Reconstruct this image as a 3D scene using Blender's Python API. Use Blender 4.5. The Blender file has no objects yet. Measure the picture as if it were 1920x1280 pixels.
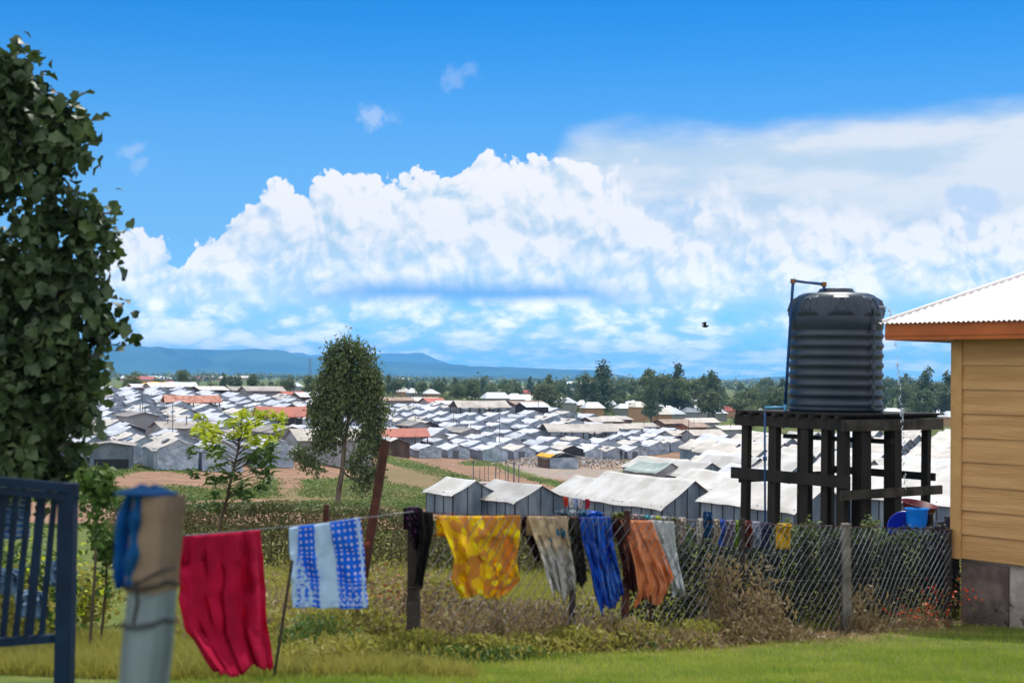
import bpy, bmesh, math, random
import numpy as np
from mathutils import Vector, Matrix
R = math.radians
rnd = random.Random(11)
nrs = np.random.RandomState(5)
sc = bpy.context.scene
col = sc.collection
# ------------------------------------------------------------------ camera
F = 2667.0
cam_d = bpy.data.cameras.new("camera"); cam = bpy.data.objects.new("camera", cam_d); col.objects.link(cam)
cam_d.lens = 50.0; cam_d.sensor_width = 36.0; cam_d.clip_start = 0.1; cam_d.clip_end = 60000
cam_d.dof.use_dof = True; cam_d.dof.focus_distance = 75.0; cam_d.dof.aperture_fstop = 2.4
CR = Matrix.Rotation(R(90) + math.atan(62 / F), 3, 'X') @ Matrix.Rotation(R(0.7), 3, 'Z')
cam.matrix_world = CR.to_4x4()
sc.camera = cam
# ------------------------------------------------------------------ exposure
sc.view_settings.view_transform = 'Standard'; sc.view_settings.look = 'None'
sc.view_settings.exposure = 0.0; sc.view_settings.gamma = 1.0
sc.cycles.max_bounces = 6; sc.cycles.transparent_max_bounces = 8; sc.cycles.volume_bounces = 1
sc.cycles.use_denoising = True
# ------------------------------------------------------------------ sun
SUN_EL, SUN_AZ = R(58), R(16)          # azimuth from +Y towards +X: high, behind the camp on the right
sd = bpy.data.lights.new("sun", 'SUN'); sd.energy = 4.9; sd.angle = R(0.5); sd.color = (1.0, 0.95, 0.87)
sun = bpy.data.objects.new("sun", sd); col.objects.link(sun)
sv = Vector((math.cos(SUN_EL) * math.sin(SUN_AZ), math.cos(SUN_EL) * math.cos(SUN_AZ), math.sin(SUN_EL)))
sun.rotation_euler = sv.to_track_quat('Z', 'Y').to_euler()

# ------------------------------------------------------------------ node helpers
class NT:
    def __init__(s, tree): s.t = tree; s.n = tree.nodes; s.l = tree.links
    def node(s, typ, **kw):
        nd = s.n.new(typ)
        for k, v in kw.items(): setattr(nd, k, v)
        return nd
    def put(s, inp, v):
        if v is None: return
        if isinstance(v, bpy.types.NodeSocket): s.l.new(v, inp)
        elif isinstance(v, (tuple, list)) and len(v) == 3 and inp.type == 'RGBA': inp.default_value = (*v, 1)
        else: inp.default_value = v
    def m(s, op, a, b=None, c=None, clamp=False):
        nd = s.node('ShaderNodeMath', operation=op, use_clamp=clamp)
        s.put(nd.inputs[0], a); s.put(nd.inputs[1], b); s.put(nd.inputs[2], c)
        return nd.outputs[0]
    def add(s, *a):
        r = a[0]
        for x in a[1:]: r = s.m('ADD', r, x)
        return r
    def mul(s, *a):
        r = a[0]
        for x in a[1:]: r = s.m('MULTIPLY', r, x)
        return r
    def sub(s, a, b): return s.m('SUBTRACT', a, b)
    def step(s, x, lo, hi, o0=0.0, o1=1.0):
        nd = s.node('ShaderNodeMapRange', interpolation_type='SMOOTHSTEP')
        s.put(nd.inputs['Value'], x); s.put(nd.inputs['From Min'], lo); s.put(nd.inputs['From Max'], hi)
        nd.inputs['To Min'].default_value = o0; nd.inputs['To Max'].default_value = o1
        return nd.outputs['Result']
    def vec(s, x, y, z=0.0):
        nd = s.node('ShaderNodeCombineXYZ')
        s.put(nd.inputs[0], x); s.put(nd.inputs[1], y); s.put(nd.inputs[2], z)
        return nd.outputs[0]
    def mix(s, f, a, b, mode='MIX'):
        nd = s.node('ShaderNodeMix', data_type='RGBA', blend_type=mode)
        nd.clamp_factor = True
        s.put(nd.inputs[0], f); s.put(nd.inputs[6], a); s.put(nd.inputs[7], b)
        return nd.outputs[2]
    def noise(s, v, scale, detail=4, rough=0.5, dist=0.0, out='Fac', dim='3D'):
        nd = s.node('ShaderNodeTexNoise', noise_dimensions=dim)
        s.put(nd.inputs['Vector'], v); nd.inputs['Scale'].default_value = scale
        nd.inputs['Detail'].default_value = detail; nd.inputs['Roughness'].default_value = rough
        nd.inputs['Distortion'].default_value = dist
        return nd.outputs[out]
    def voro(s, v, scale, detail=0, rough=0.5, feature='F1', smooth=1.0, out='Distance', rand=1.0, dim='3D'):
        nd = s.node('ShaderNodeTexVoronoi', feature=feature, voronoi_dimensions=dim)
        s.put(nd.inputs['Vector'], v); nd.inputs['Scale'].default_value = scale
        nd.inputs['Detail'].default_value = detail; nd.inputs['Roughness'].default_value = rough
        nd.inputs['Randomness'].default_value = rand
        if feature == 'SMOOTH_F1': nd.inputs['Smoothness'].default_value = smooth
        return nd.outputs[out]
    def curve(s, x, pts, lo, hi):
        """1-D function through pts (x, y), y in 0..1, x mapped lo..hi."""
        nd = s.node('ShaderNodeFloatCurve')
        c = nd.mapping.curves[0]
        pts = [((a - lo) / (hi - lo), b) for a, b in pts]
        c.points[0].location = pts[0]; c.points[-1].location = pts[-1]
        for a, b in pts[1:-1]: c.points.new(a, b)
        for p in c.points: p.handle_type = 'AUTO'
        nd.mapping.update()
        s.put(nd.inputs['Value'], s.m('DIVIDE', s.sub(x, lo), hi - lo))
        return nd.outputs[0]

def srgb(r, g, b):
    f = lambda c: (c / 255) / 12.92 if c / 255 <= 0.04045 else ((c / 255 + 0.055) / 1.055) ** 2.4
    return (f(r), f(g), f(b))

# ------------------------------------------------------------------ world: clear sky with cumulus
def make_world():
    w = bpy.data.worlds.new("World"); sc.world = w; w.use_nodes = True
    w.cycles.sampling_method = 'MANUAL'; w.cycles.sample_map_resolution = 512
    T = NT(w.node_tree); T.n.clear()
    out = T.node('ShaderNodeOutputWorld'); bg = T.node('ShaderNodeBackground')
    T.l.new(bg.outputs[0], out.inputs[0]); bg.inputs[1].default_value = 0.10
    sky = T.node('ShaderNodeTexSky', sky_type='NISHITA')
    sky.sun_disc = False; sky.sun_elevation = SUN_EL; sky.sun_rotation = SUN_AZ
    sky.air_density = 1.0; sky.dust_density = 0.3; sky.ozone_density = 3.0; sky.altitude = 1800
    tc = T.node('ShaderNodeTexCoord'); sp = T.node('ShaderNodeSeparateXYZ'); T.l.new(tc.outputs['Generated'], sp.inputs[0])
    X, Y, Z = sp.outputs
    az = T.m('ARCTAN2', X, Y)
    # A: thousandths of image width along the horizon, H: down from the frame's top edge, measured as angles on the sky
    A = T.m('MULTIPLY_ADD', az, 2.667, 0.96)
    hz = T.m('MULTIPLY_ADD', A, 0.0122, 0.690)
    H = T.sub(hz, T.m('MULTIPLY', T.m('ARCSINE', Z), 2.667))
    # saturated, slightly polarised blue
    hs = T.node('ShaderNodeHueSaturation'); T.l.new(sky.outputs[0], hs.inputs['Color'])
    hs.inputs['Saturation'].default_value = 1.35; hs.inputs['Value'].default_value = 1.0
    base = T.mix(1.0, hs.outputs[0], (0.08, 0.92, 1.2), 'MULTIPLY')
    k = 10.0
    W = (1.03 * k, 1.0 * k, 0.98 * k)
    P0 = T.vec(A, H, 0.0)
    wn = T.noise(P0, 6.0, 3, 0.5, out='Color', dim='2D')
    wsub = T.node('ShaderNodeVectorMath', operation='MULTIPLY_ADD'); T.l.new(wn, wsub.inputs[0])
    wsub.inputs[1].default_value = (0.06, 0.06, 0); T.l.new(P0, wsub.inputs[2])
    PW = wsub.outputs[0]
    def puff(v):
        sh = T.node('ShaderNodeVectorMath', operation='ADD'); T.l.new(v, sh.inputs[0]); sh.inputs[1].default_value = (4.3, 2.1, 0); v = sh.outputs[0]
        a = T.voro(v, 8.0, 4.0, 0.55, 'F1', 1.0, dim='2D')
        b = T.noise(v, 14.0, 4, 0.6, dim='2D')
        return T.add(T.mul(T.sub(0.5, a), 1.0), T.mul(T.sub(b, 0.5), 0.55))
    off = T.node('ShaderNodeVectorMath', operation='ADD'); T.l.new(PW, off.inputs[0]); off.inputs[1].default_value = (0.010, -0.016, 0)
    pf, pf2 = puff(PW), puff(off.outputs[0])
    relief = T.m('SUBTRACT', pf, pf2)
    big = T.noise(P0, 3.2, 3, 0.5, dim='2D')
    # ---- main cumulus bank
    top = T.curve(A, [(-1.0, .62), (.05, .60), (.16, .56), (.20, .47), (.25, .41), (.30, .41), (.33, .46), (.345, .51), (.365, .47), (.385, .42), (.43, .375),
                      (.48, .345), (.53, .345), (.58, .335), (.64, .325), (.69, .328), (.75, .325), (.80, .30), (.86, .285),
                      (.93, .275), (.975, .280), (1.0, .262), (1.06, .272), (1.13, .30), (1.25, .33), (1.45, .36), (1.7, .36), (2.0, .36), (3.0, .40)], -1.0, 3.0)
    s1 = T.add(T.sub(H, top), T.mul(pf, 0.10), T.step(A, 0.30, 0.55, 0.006, 0.026))
    m1 = T.m('DIVIDE', s1, T.step(A, 1.0, 1.35, 0.008, 0.07), clamp=True)
    soft = T.step(T.add(T.sub(H, top), T.mul(pf, 0.12)), -0.02, 0.05)
    base_h = T.m('MULTIPLY_ADD', big, 0.05, 0.498)
    m1 = T.mul(m1, T.step(T.sub(H, base_h), 0.055, 0.02))
    lit = T.add(T.m('MULTIPLY', relief, 1.5), T.mul(pf, 0.6), 1.10)
    depth = T.step(T.sub(H, T.mul(T.step(A, 1.0, 1.5), 0.0)), 0.42, 0.55)
    lit = T.sub(lit, T.mul(depth, T.m('MULTIPLY_ADD', big, 1.1, -0.20)))
    lit = T.m('MAXIMUM', T.m('MINIMUM', lit, 1.0), 0.0)
    ccol = T.mix(lit, tuple(k * c for c in srgb(190, 218, 238)), W)
    dark = T.mul(T.step(T.sub(H, base_h), -0.022, 0.03), T.step(A, 0.5, 0.72), T.step(A, 1.35, 1.0))
    ccol = T.mix(T.mul(dark, 0.9), ccol, tuple(k * c for c in srgb(84, 156, 218)))
    # ---- blue gaps in the right part
    def blob(a, h, ra, rh):
        x = T.m('DIVIDE', T.sub(A, a), ra); y = T.m('DIVIDE', T.sub(H, h), rh)
        d = T.m('SQRT', T.add(T.mul(x, x), T.mul(y, y)))
        return T.step(T.add(d, T.mul(T.add(pf, 0.22), 1.6)), 0.95, 0.2)
    gaps = T.m('MAXIMUM', blob(1.275, .405, .055, .022), T.m('MAXIMUM', blob(1.79, .445, .04, .05), T.mul(blob(.52, .405, .04, .02), 0.5)))
    m1 = T.mul(m1, T.sub(1.0, T.mul(gaps, 0.6)))
    # ---- high veil behind, right half
    vn = T.noise(T.vec(A, T.mul(H, 3.0)), 4.0, 5, 0.55, dim='2D')
    vtop = T.curve(A, [(-1.0, .9), (.9, .60), (1.02, .30), (1.10, .235), (1.3, .235), (1.5, .225), (1.7, .215), (2.0, .205), (3.0, .2)], -1.0, 3.0)
    mv = T.mul(T.step(T.add(T.sub(H, vtop), T.mul(T.sub(vn, .5), 0.06)), -0.012, 0.06), T.step(H, 0.60, 0.50))
    mv = T.mul(mv, T.sub(0.95, T.mul(gaps, 0.3)))
    vcol = T.mix(T.step(vn, 0.35, 0.62), tuple(k * c for c in srgb(204, 222, 236)), tuple(k * c for c in srgb(238, 241, 244)))
    # ---- low stratocumulus towards the horizon
    hl = T.m('DIVIDE', T.sub(H, 0.50), T.m('MAXIMUM', T.sub(0.80, H), 0.05))   # rows crowd together near the horizon
    pl = T.vec(T.mul(A, 0.75), T.mul(hl, 0.19))
    ln = T.noise(pl, 9.0, 6, 0.58, 0.3, dim='2D')
    ln3 = T.noise(T.vec(A, T.mul(H, 5.0)), 3.0, 2, 0.5, dim='2D')
    ln2 = T.add(T.mul(T.sub(0.45, T.voro(pl, 16.0, 3, 0.5, 'F1', 1.0, dim='2D')), 0.35), ln)
    ml = T.mul(T.step(T.sub(ln2, T.mul(T.sub(ln3, 0.5), 0.35)), 0.06, 0.36), T.step(H, 0.50, 0.54))
    lc = T.mix(T.step(ln2, 0.26, 0.62), tuple(k * c * 1.2 for c in srgb(150, 190, 226)), tuple(k * c * 1.3 for c in srgb(246, 238, 234)))
    ml = T.mul(ml, T.step(H, 0.72, 0.64, 0.7, 0.95))
    # pale sky near the horizon
    pale = T.step(H, -0.02, 0.55)
    base = T.mix(T.mul(pale, 0.75), base, tuple(k * c * 1.08 for c in srgb(136, 184, 234)))
    # ---- small wisps high up
    wn2 = T.noise(T.vec(A, H), 22.0, 5, 0.6, dim='2D')
    def wisp(a, h, ra, rh, op):
        x = T.m('DIVIDE', T.sub(T.add(A, T.mul(T.sub(H, h), 0.5)), a), ra); y = T.m('DIVIDE', T.sub(H, h), rh)
        d = T.m('SQRT', T.add(T.mul(x, x), T.mul(y, y)))
        return T.mul(T.step(T.add(d, T.mul(T.sub(wn2, .5), 3.0)), 1.2, 0.1), op)
    wi = T.m('MAXIMUM', wisp(.692, .228, .042, .022, .30), T.m('MAXIMUM', wisp(.85, .148, .032, .022, .16), T.m('MAXIMUM', wisp(.262, .296, .025, .014, .2), wisp(.278, .318, .018, .02, .18))))
    c = T.mix(wi, base, W)
    c = T.mix(mv, c, vcol)
    c = T.mix(ml, c, lc)
    c = T.mix(m1, c, ccol)
    # unseen bright cloud, added behind and above the camera to lift the ambient light
    Zc = T.m('MAXIMUM', Z, 0.06)
    on = T.noise(T.vec(T.m('DIVIDE', X, Zc), T.m('DIVIDE', Y, Zc)), 0.9, 5, 0.55, dim='2D')
    oc = T.mul(T.step(on, 0.42, 0.52), T.step(Y, 0.62, 0.15), T.step(Z, 0.02, 0.12))
    c = T.mix(oc, c, (1.7 * k, 1.7 * k, 1.7 * k))
    # brighter air low down, seen through the haze
    lb = T.step(H, 0.42, 0.70, 1.0, 1.6)
    vm = T.node('ShaderNodeVectorMath', operation='SCALE'); T.l.new(c, vm.inputs[0]); T.l.new(lb, vm.inputs['Scale']); c = vm.outputs[0]
    up = T.step(Z, -0.02, 0.0)
    c = T.mix(up, base, c)
    T.l.new(c, bg.inputs[0])
make_world()

# ------------------------------------------------------------------ geometry of the picture
def P(px, py, Y):
    v = CR @ Vector(((px - 960) / F, (640 - py) / F, -1.0))
    return v * (Y / v.y)
CRI = CR.inverted()
def proj(p):
    v = CRI @ Vector(p)
    return 960 + F * v.x / -v.z, 640 - F * v.y / -v.z
# terrain heights: rows are distances, columns are bearings (as picture x)
TY = [0, 6, 10, 13, 16, 20, 27, 40, 60, 80, 95, 120, 135, 165, 190, 205, 220, 250, 275, 330, 450, 700, 1200, 2500, 6000, 16000]
TX = [-400, 300, 500, 800, 1000, 1200, 1500, 1800, 2400]
NEARZ = [-1.7, -1.85, -2.25, -2.62, -3.0, -3.4, -4.0, -5.0, -6.7]
FAR = {  #        80    95    120    135    165    190   205    220   250   275    330   450    700   1200   2500  6000  16000
    -400: [-8.0, -8.4, -8.6, -8.7, -8.0, -6.9, -6.0, -5.4, -5.0, -5.0, -5.6, -7.4, -9.0, -11, -14, -22, -40],
    300:  [-8.1, -8.5, -8.8, -8.9, -8.2, -7.0, -6.3, -5.4, -4.8, -4.9, -5.6, -7.4, -9.0, -11, -14, -22, -40],
    500:  [-8.1, -8.6, -9.0, -9.3, -9.0, -7.8, -7.1, -6.4, -5.7, -5.5, -6.0, -7.6, -8.8, -10, -12, -22, -40],
    800:  [-8.6, -9.5, -10.5, -10.7, -11.5, -11.9, -12.1, -11.2, -9.0, -7.7, -7.6, -9.0, -10, -11, -13, -22, -42],
    1000: [-8.7, -9.8, -10.7, -10.9, -11.8, -12.3, -12.6, -12.5, -10.0, -8.0, -8.0, -11, -11.5, -12, -14, -22, -44],
    1200: [-8.8, -10.0, -10.6, -10.8, -11.8, -12.4, -12.7, -12.7, -11.5, -10.9, -11.4, -13.5, -13.5, -13, -14, -22, -46],
    1500: [-8.7, -9.8, -10.3, -10.2, -10.5, -10.6, -10.7, -10.8, -10.9, -11.2, -12.0, -13.5, -13.5, -13.5, -15, -24, -48],
    1800: [-8.4, -9.4, -9.8, -10.0, -10.2, -10.3, -10.4, -10.4, -10.4, -10.6, -11.4, -13.5, -13.5, -13.5, -15, -24, -48],
    2400: [-8.4, -9.4, -9.8, -10.0, -10.2, -10.3, -10.4, -10.4, -10.4, -10.6, -11.4, -13.5, -13.5, -13.5, -15, -24, -48]}
TZ = np.array([NEARZ + FAR[c] for c in TX])
TYa = np.array(TY, float); TXa = np.array(TX, float)
def ground(x, y):
    """height of the ground at world x, y (scalars or arrays)"""
    x = np.asarray(x, float); y = np.asarray(y, float)
    r = np.sqrt(x * x + y * y)
    px = np.where(y > 0.5, 960 + F * x / np.maximum(y, 0.5), np.where(x < 0, -400, 2400))
    px = np.clip(px, -400, 2400); rr = np.clip(np.abs(y) * 0.0 + np.where(y > 0, y, 0), 0, 16000)
    i = np.clip(np.searchsorted(TXa, px, 'right') - 1, 0, len(TXa) - 2)
    j = np.clip(np.searchsorted(TYa, rr, 'right') - 1, 0, len(TYa) - 2)
    u = (px - TXa[i]) / (TXa[i + 1] - TXa[i]); v = (rr - TYa[j]) / (TYa[j + 1] - TYa[j])
    u = u * u * (3 - 2 * u)
    z = (TZ[i, j] * (1 - v) + TZ[i, j + 1] * v) * (1 - u) + (TZ[i + 1, j] * (1 - v) + TZ[i + 1, j + 1] * v) * u
    z = z + np.where(rr > 30, 0.12 * np.sin(x * 0.21 + 1.3) * np.cos(y * 0.17) * np.clip((rr - 30) / 60, 0, 1), 0) \
          + 0.02 * np.sin(x * 1.7) * np.cos(y * 1.3 + 1)
    return z
def G(x, y): return float(ground(x, y))
def at(px, Y):
    """point on the ground on the bearing of picture x at depth Y"""
    v = CR @ Vector(((px - 960) / F, -0.02, -1.0)); v = v * (Y / v.y)
    return Vector((v.x, Y, G(v.x, Y)))

# ------------------------------------------------------------------ mesh builder
class MB:
    def __init__(s): s.v = []; s.f = []
    def poly(s, pts):
        n = len(s.v); s.v += [tuple(p) for p in pts]; s.f.append(list(range(n, n + len(pts)))); return s
    def box(s, c, size, rz=0.0, M=None):
        hx, hy, hz = size[0] / 2, size[1] / 2, size[2] / 2
        Mx = Matrix.Rotation(rz, 3, 'Z') if M is None else M
        n = len(s.v); c = Vector(c)
        for dz in (-hz, hz):
            for dx, dy in ((-hx, -hy), (hx, -hy), (hx, hy), (-hx, hy)): s.v.append(tuple(c + Mx @ Vector((dx, dy, dz))))
        for q in ((0, 3, 2, 1), (4, 5, 6, 7), (0, 1, 5, 4), (1, 2, 6, 5), (2, 3, 7, 6), (3, 0, 4, 7)): s.f.append([n + i for i in q])
        return s
    def beam(s, p0, p1, w, h, up=(0, 0, 1)):
        p0 = Vector(p0); p1 = Vector(p1); d = (p1 - p0); L = d.length; d.normalize()
        x = Vector(up).cross(d)
        if x.length < 1e-4: x = Vector((1, 0, 0)).cross(d)
        x.normalize(); z = d.cross(x)
        M = Matrix((x, d, z)).transposed()
        return s.box((p0 + p1) / 2, (w, L, h), M=M)
    def tube(s, pts, r, n=8, cap=True):
        pts = [Vector(p) for p in pts]; k = len(pts)
        rs = [r] * k if not isinstance(r, (list, tuple)) else list(r)
        base = len(s.v); prev = None
        for i, p in enumerate(pts):
            d = (pts[min(i + 1, k - 1)] - pts[max(i - 1, 0)]).normalized()
            if prev is None:
                x = d.orthogonal().normalized()
            else:
                x = (prev - d * prev.dot(d)).normalized()
            prev = x; y = d.cross(x)
            for a in range(n):
                t = 2 * math.pi * a / n; s.v.append(tuple(p + (x * math.cos(t) + y * math.sin(t)) * rs[i]))
        for i in range(k - 1):
            for a in range(n):
                b = (a + 1) % n; o = base + i * n
                s.f.append([o + a, o + b, o + n + b, o + n + a])
        if cap:
            s.f.append([base + a for a in range(n)][::-1]); s.f.append([base + (k - 1) * n + a for a in range(n)])
        return s
    def lathe(s, c, prof, n=32, cap_top=True, cap_bot=True, squash=None):
        c = Vector(c); base = len(s.v); k = len(prof)
        for r, z in prof:
            for a in range(n):
                t = 2 * math.pi * a / n
                s.v.append((c.x + r * math.cos(t), c.y + r * math.sin(t), c.z + z))
        for i in range(k - 1):
            for a in range(n):
                b = (a + 1) % n; o = base + i * n
                s.f.append([o + a, o + b, o + n + b, o + n + a])
        if cap_bot: s.f.append([base + a for a in range(n)][::-1])
        if cap_top: s.f.append([base + (k - 1) * n + a for a in range(n)])
        return s
    def grid(s, fn, nu, nv):
        base = len(s.v)
        for j in range(nv + 1):
            for i in range(nu + 1): s.v.append(tuple(fn(i / nu, j / nv)))
        for j in range(nv):
            for i in range(nu):
                a = base + j * (nu + 1) + i; s.f.append([a, a + 1, a + nu + 2, a + nu + 1])
        return s
    def mesh(s, name, mat, smooth=False):
        me = bpy.data.meshes.new(name); me.from_pydata(s.v, [], s.f); me.update()
        if mat: me.materials.append(mat)
        if smooth: me.polygons.foreach_set('use_smooth', [True] * len(me.polygons))
        return me
    def build(s, name, mat, parent=None, smooth=False):
        o = bpy.data.objects.new(name, s.mesh(name, mat, smooth)); col.objects.link(o)
        if parent: o.parent = parent
        return o
def link_mesh(name, me, parent=None):
    o = bpy.data.objects.new(name, me); col.objects.link(o)
    if parent: o.parent = parent
    return o
def thing(name, label, cat, loc=(0, 0, 0), rz=0.0, group=None):
    o = bpy.data.objects.new(name, None); col.objects.link(o)
    o.location = loc; o.rotation_euler = (0, 0, rz); o.empty_display_size = 0.3
    return tag(o, label, cat, group)
def tag(o, label, cat, group=None, kind=None):
    o['label'] = label; o['category'] = cat
    if group: o['group'] = group
    if kind: o['kind'] = kind
    return o
def struct(o): o['kind'] = 'structure'; return o
def stuff(o, label, cat): return tag(o, label, cat, kind='stuff')

def soup(name, pts, nrm, size, mat, aspect=1.8, parent=None, droop=0.0, bend=0.25, rs=None, sizevar=0.4, tangent=None):
    """many small folded leaf faces (two quads each): pts Nx3, nrm Nx3 facing directions"""
    rs = rs or nrs; N = len(pts)
    nrm = nrm / (np.linalg.norm(nrm, axis=1, keepdims=True) + 1e-9)
    a = rs.normal(size=(N, 3)) if tangent is None else tangent + rs.normal(size=(N, 3)) * 0.35
    a[:, 2] -= droop * 2
    t = a - nrm * (a * nrm).sum(1, keepdims=True); t /= (np.linalg.norm(t, axis=1, keepdims=True) + 1e-9)
    b = np.cross(nrm, t)
    s = (size * (1 - sizevar + 2 * sizevar * rs.rand(N)))[:, None] if np.isscalar(size) else size[:, None]
    w = s / aspect
    p0 = pts - t * s * 0.5; p3 = pts + t * s * 0.5 - nrm * s * bend * 0.5
    mid = pts + nrm * s * 0.02
    l = mid - b * w * 0.5 + nrm * s * bend * 0.35; r = mid + b * w * 0.5 + nrm * s * bend * 0.35
    V = np.stack([p0, l, p3, r, mid], 1).reshape(-1, 3)
    base = np.arange(N)[:, None] * 5
    Fc = np.concatenate([base + np.array([[0, 4, 1]]), base + np.array([[1, 4, 2]]), base + np.array([[0, 3, 4]]), base + np.array([[3, 2, 4]])], 1).reshape(-1, 3)
    return rawmesh(name, V, Fc, mat, parent)
def broad_soup(name, pts, nrm, size, mat, parent=None, rs=None):
    """broad three-lobed leaves, cupped along the midrib"""
    N = len(pts); nrm = nrm / (np.linalg.norm(nrm, axis=1, keepdims=True) + 1e-9)
    a = rs.normal(size=(N, 3)); a[:, 2] -= 1.0
    t = a - nrm * (a * nrm).sum(1, keepdims=True); t /= (np.linalg.norm(t, axis=1, keepdims=True) + 1e-9); b = np.cross(nrm, t)
    s = (size * (.55 + .9 * rs.rand(N)))[:, None]
    out = [(-.48, 0), (-.42, .26), (-.16, .30), (.0, .46), (.20, .30), (.36, .22), (.56, 0), (.36, -.22), (.20, -.30), (.0, -.46), (-.16, -.30), (-.42, -.26)]
    V = [pts + t * s * u + b * s * w + nrm * s * (abs(w) * .35 - u * u * .5) for u, w in out] + [pts + 0 * t]
    V = np.stack(V, 1).reshape(-1, 3); B = np.arange(N)[:, None] * 13
    Fc = np.concatenate([B + np.array([[12, k, (k + 1) % 12]]) for k in range(12)], 1).reshape(-1, 3)
    return rawmesh(name, V, Fc, mat, parent)
def rawmesh(name, V, Fc, mat, parent=None, link=True):
    me = bpy.data.meshes.new(name)
    k = Fc.shape[1]
    me.vertices.add(len(V)); me.vertices.foreach_set('co', V.astype(np.float32).ravel())
    me.loops.add(Fc.size); me.loops.foreach_set('vertex_index', Fc.astype(np.int32).ravel())
    me.polygons.add(len(Fc)); me.polygons.foreach_set('loop_start', np.arange(0, Fc.size, k, dtype=np.int32))
    me.update(calc_edges=True)
    me.materials.append(mat)
    if not link: return me
    return link_mesh(name, me, parent)
# ------------------------------------------------------------------ materials
MATS = {}
def mat(name, c1, c2=None, rough=0.7, scale=3.0, detail=5, bump=0.0, bscale=None, spec=0.3, metal=0.0, objvar=0.0,
        trans=0.0, transl=None, coord='Object', stretch=None, contrast=(0.35, 0.65), spots=None, wave=None):
    if name in MATS: return MATS[name]
    m = bpy.data.materials.new(name); m.use_nodes = True; MATS[name] = m
    T = NT(m.node_tree); T.n.clear()
    out = T.node('ShaderNodeOutputMaterial'); bs = T.node('ShaderNodeBsdfPrincipled')
    tc = T.node('ShaderNodeTexCoord'); v = tc.outputs[coord]
    if stretch:
        mp = T.node('ShaderNodeMapping'); T.l.new(v, mp.inputs[0]); mp.inputs['Scale'].default_value = stretch; v = mp.outputs[0]
    if objvar:
        oi = T.node('ShaderNodeObjectInfo')
        va = T.node('ShaderNodeVectorMath', operation='ADD'); T.l.new(v, va.inputs[0])
        T.l.new(T.vec(T.mul(oi.outputs['Random'], 37.0), T.mul(oi.outputs['Random'], 91.0), 0.0), va.inputs[1]); v = va.outputs[0]
    c2 = c2 or tuple(x * 0.75 for x in c1)
    n = T.noise(v, scale, detail, 0.6)
    c = T.mix(T.step(n, *contrast), c1, c2)
    if spots:   # (colour, scale, threshold)
        sn = T.noise(v, spots[1], 5, 0.6)
        c = T.mix(T.step(sn, spots[2], spots[2] + 0.06), c, spots[0])
    if objvar:
        hs = T.node('ShaderNodeHueSaturation'); T.l.new(c, hs.inputs['Color'])
        T.l.new(T.m('MULTIPLY_ADD', oi.outputs['Random'], objvar, 1 - objvar / 2), hs.inputs['Value'])
        c = hs.outputs[0]
    T.l.new(c, bs.inputs['Base Color'])
    bs.inputs['Roughness'].default_value = rough; bs.inputs['Specular IOR Level'].default_value = spec
    bs.inputs['Metallic'].default_value = metal
    hgt = None
    if bump: hgt = T.mul(T.noise(v, bscale or scale * 3, 6, 0.6), bump)
    if wave:    # (axis vector, amplitude m) corrugation: sine along the axis given as (x, y, z) frequencies in rad/m
        sp = T.node('ShaderNodeSeparateXYZ'); T.l.new(tc.outputs['Object'], sp.inputs[0])
        ph = T.add(T.mul(sp.outputs[0], wave[0][0]), T.mul(sp.outputs[1], wave[0][1]), T.mul(sp.outputs[2], wave[0][2]))
        w = T.mul(T.m('SINE', ph), wave[1]); hgt = w if hgt is None else T.add(hgt, w)
    if hgt is not None:
        bp = T.node('ShaderNodeBump'); bp.inputs['Distance'].default_value = 1.0; bp.inputs['Strength'].default_value = 1.0
        T.l.new(hgt, bp.inputs['Height']); T.l.new(bp.outputs[0], bs.inputs['Normal'])
    sh = bs.outputs[0]
    if transl:  # thin sheets and leaves let some light through
        tr = T.node('ShaderNodeBsdfTranslucent'); T.l.new(T.mix(0.35, c, transl), tr.inputs[0])
        mx = T.node('ShaderNodeMixShader'); mx.inputs[0].default_value = trans
        T.l.new(sh, mx.inputs[1]); T.l.new(tr.outputs[0], mx.inputs[2]); sh = mx.outputs[0]
    T.l.new(sh, out.inputs[0])
    return m
def leafmat(name, c1, c2, trans=0.25, tcol=None, scale=0.8, rough=0.55, spec=0.25, objvar=0.25):
    return mat(name, c1, c2, rough=rough, scale=scale, detail=3, spec=spec, trans=trans, transl=tcol or tuple(min(1, x * 2.2) for x in c1),
               objvar=objvar, contrast=(0.3, 0.7))
M_roofW = mat('tarp_roof_white', srgb(200, 202, 208), srgb(178, 180, 188), rough=0.5, scale=0.7, objvar=0.18, bump=0.05, bscale=2.0, spec=0.3, spots=(srgb(150, 145, 138), 1.6, 0.68))
M_roofC = mat('tarp_roof_cream', srgb(200, 194, 184), srgb(176, 170, 160), rough=0.55, scale=0.8, objvar=0.18, bump=0.05, bscale=2.2, spots=(srgb(120, 105, 92), 2.0, 0.66))
M_roofG = mat('tarp_roof_grey', srgb(188, 192, 196), srgb(160, 166, 172), rough=0.55, scale=0.9, objvar=0.15, bump=0.05, bscale=2.2, spots=(srgb(110, 104, 98), 2.4, 0.64))
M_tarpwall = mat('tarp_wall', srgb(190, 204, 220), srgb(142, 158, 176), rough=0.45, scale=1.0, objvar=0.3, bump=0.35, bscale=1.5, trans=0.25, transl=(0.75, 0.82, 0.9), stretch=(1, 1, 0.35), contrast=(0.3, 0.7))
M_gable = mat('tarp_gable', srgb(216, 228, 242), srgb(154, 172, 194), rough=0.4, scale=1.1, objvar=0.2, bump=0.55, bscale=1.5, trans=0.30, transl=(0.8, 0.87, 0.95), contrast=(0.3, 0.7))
M_darkgable = mat('open_gable_dark', (0.05, 0.045, 0.045), (0.02, 0.02, 0.02), rough=0.9)
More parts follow.
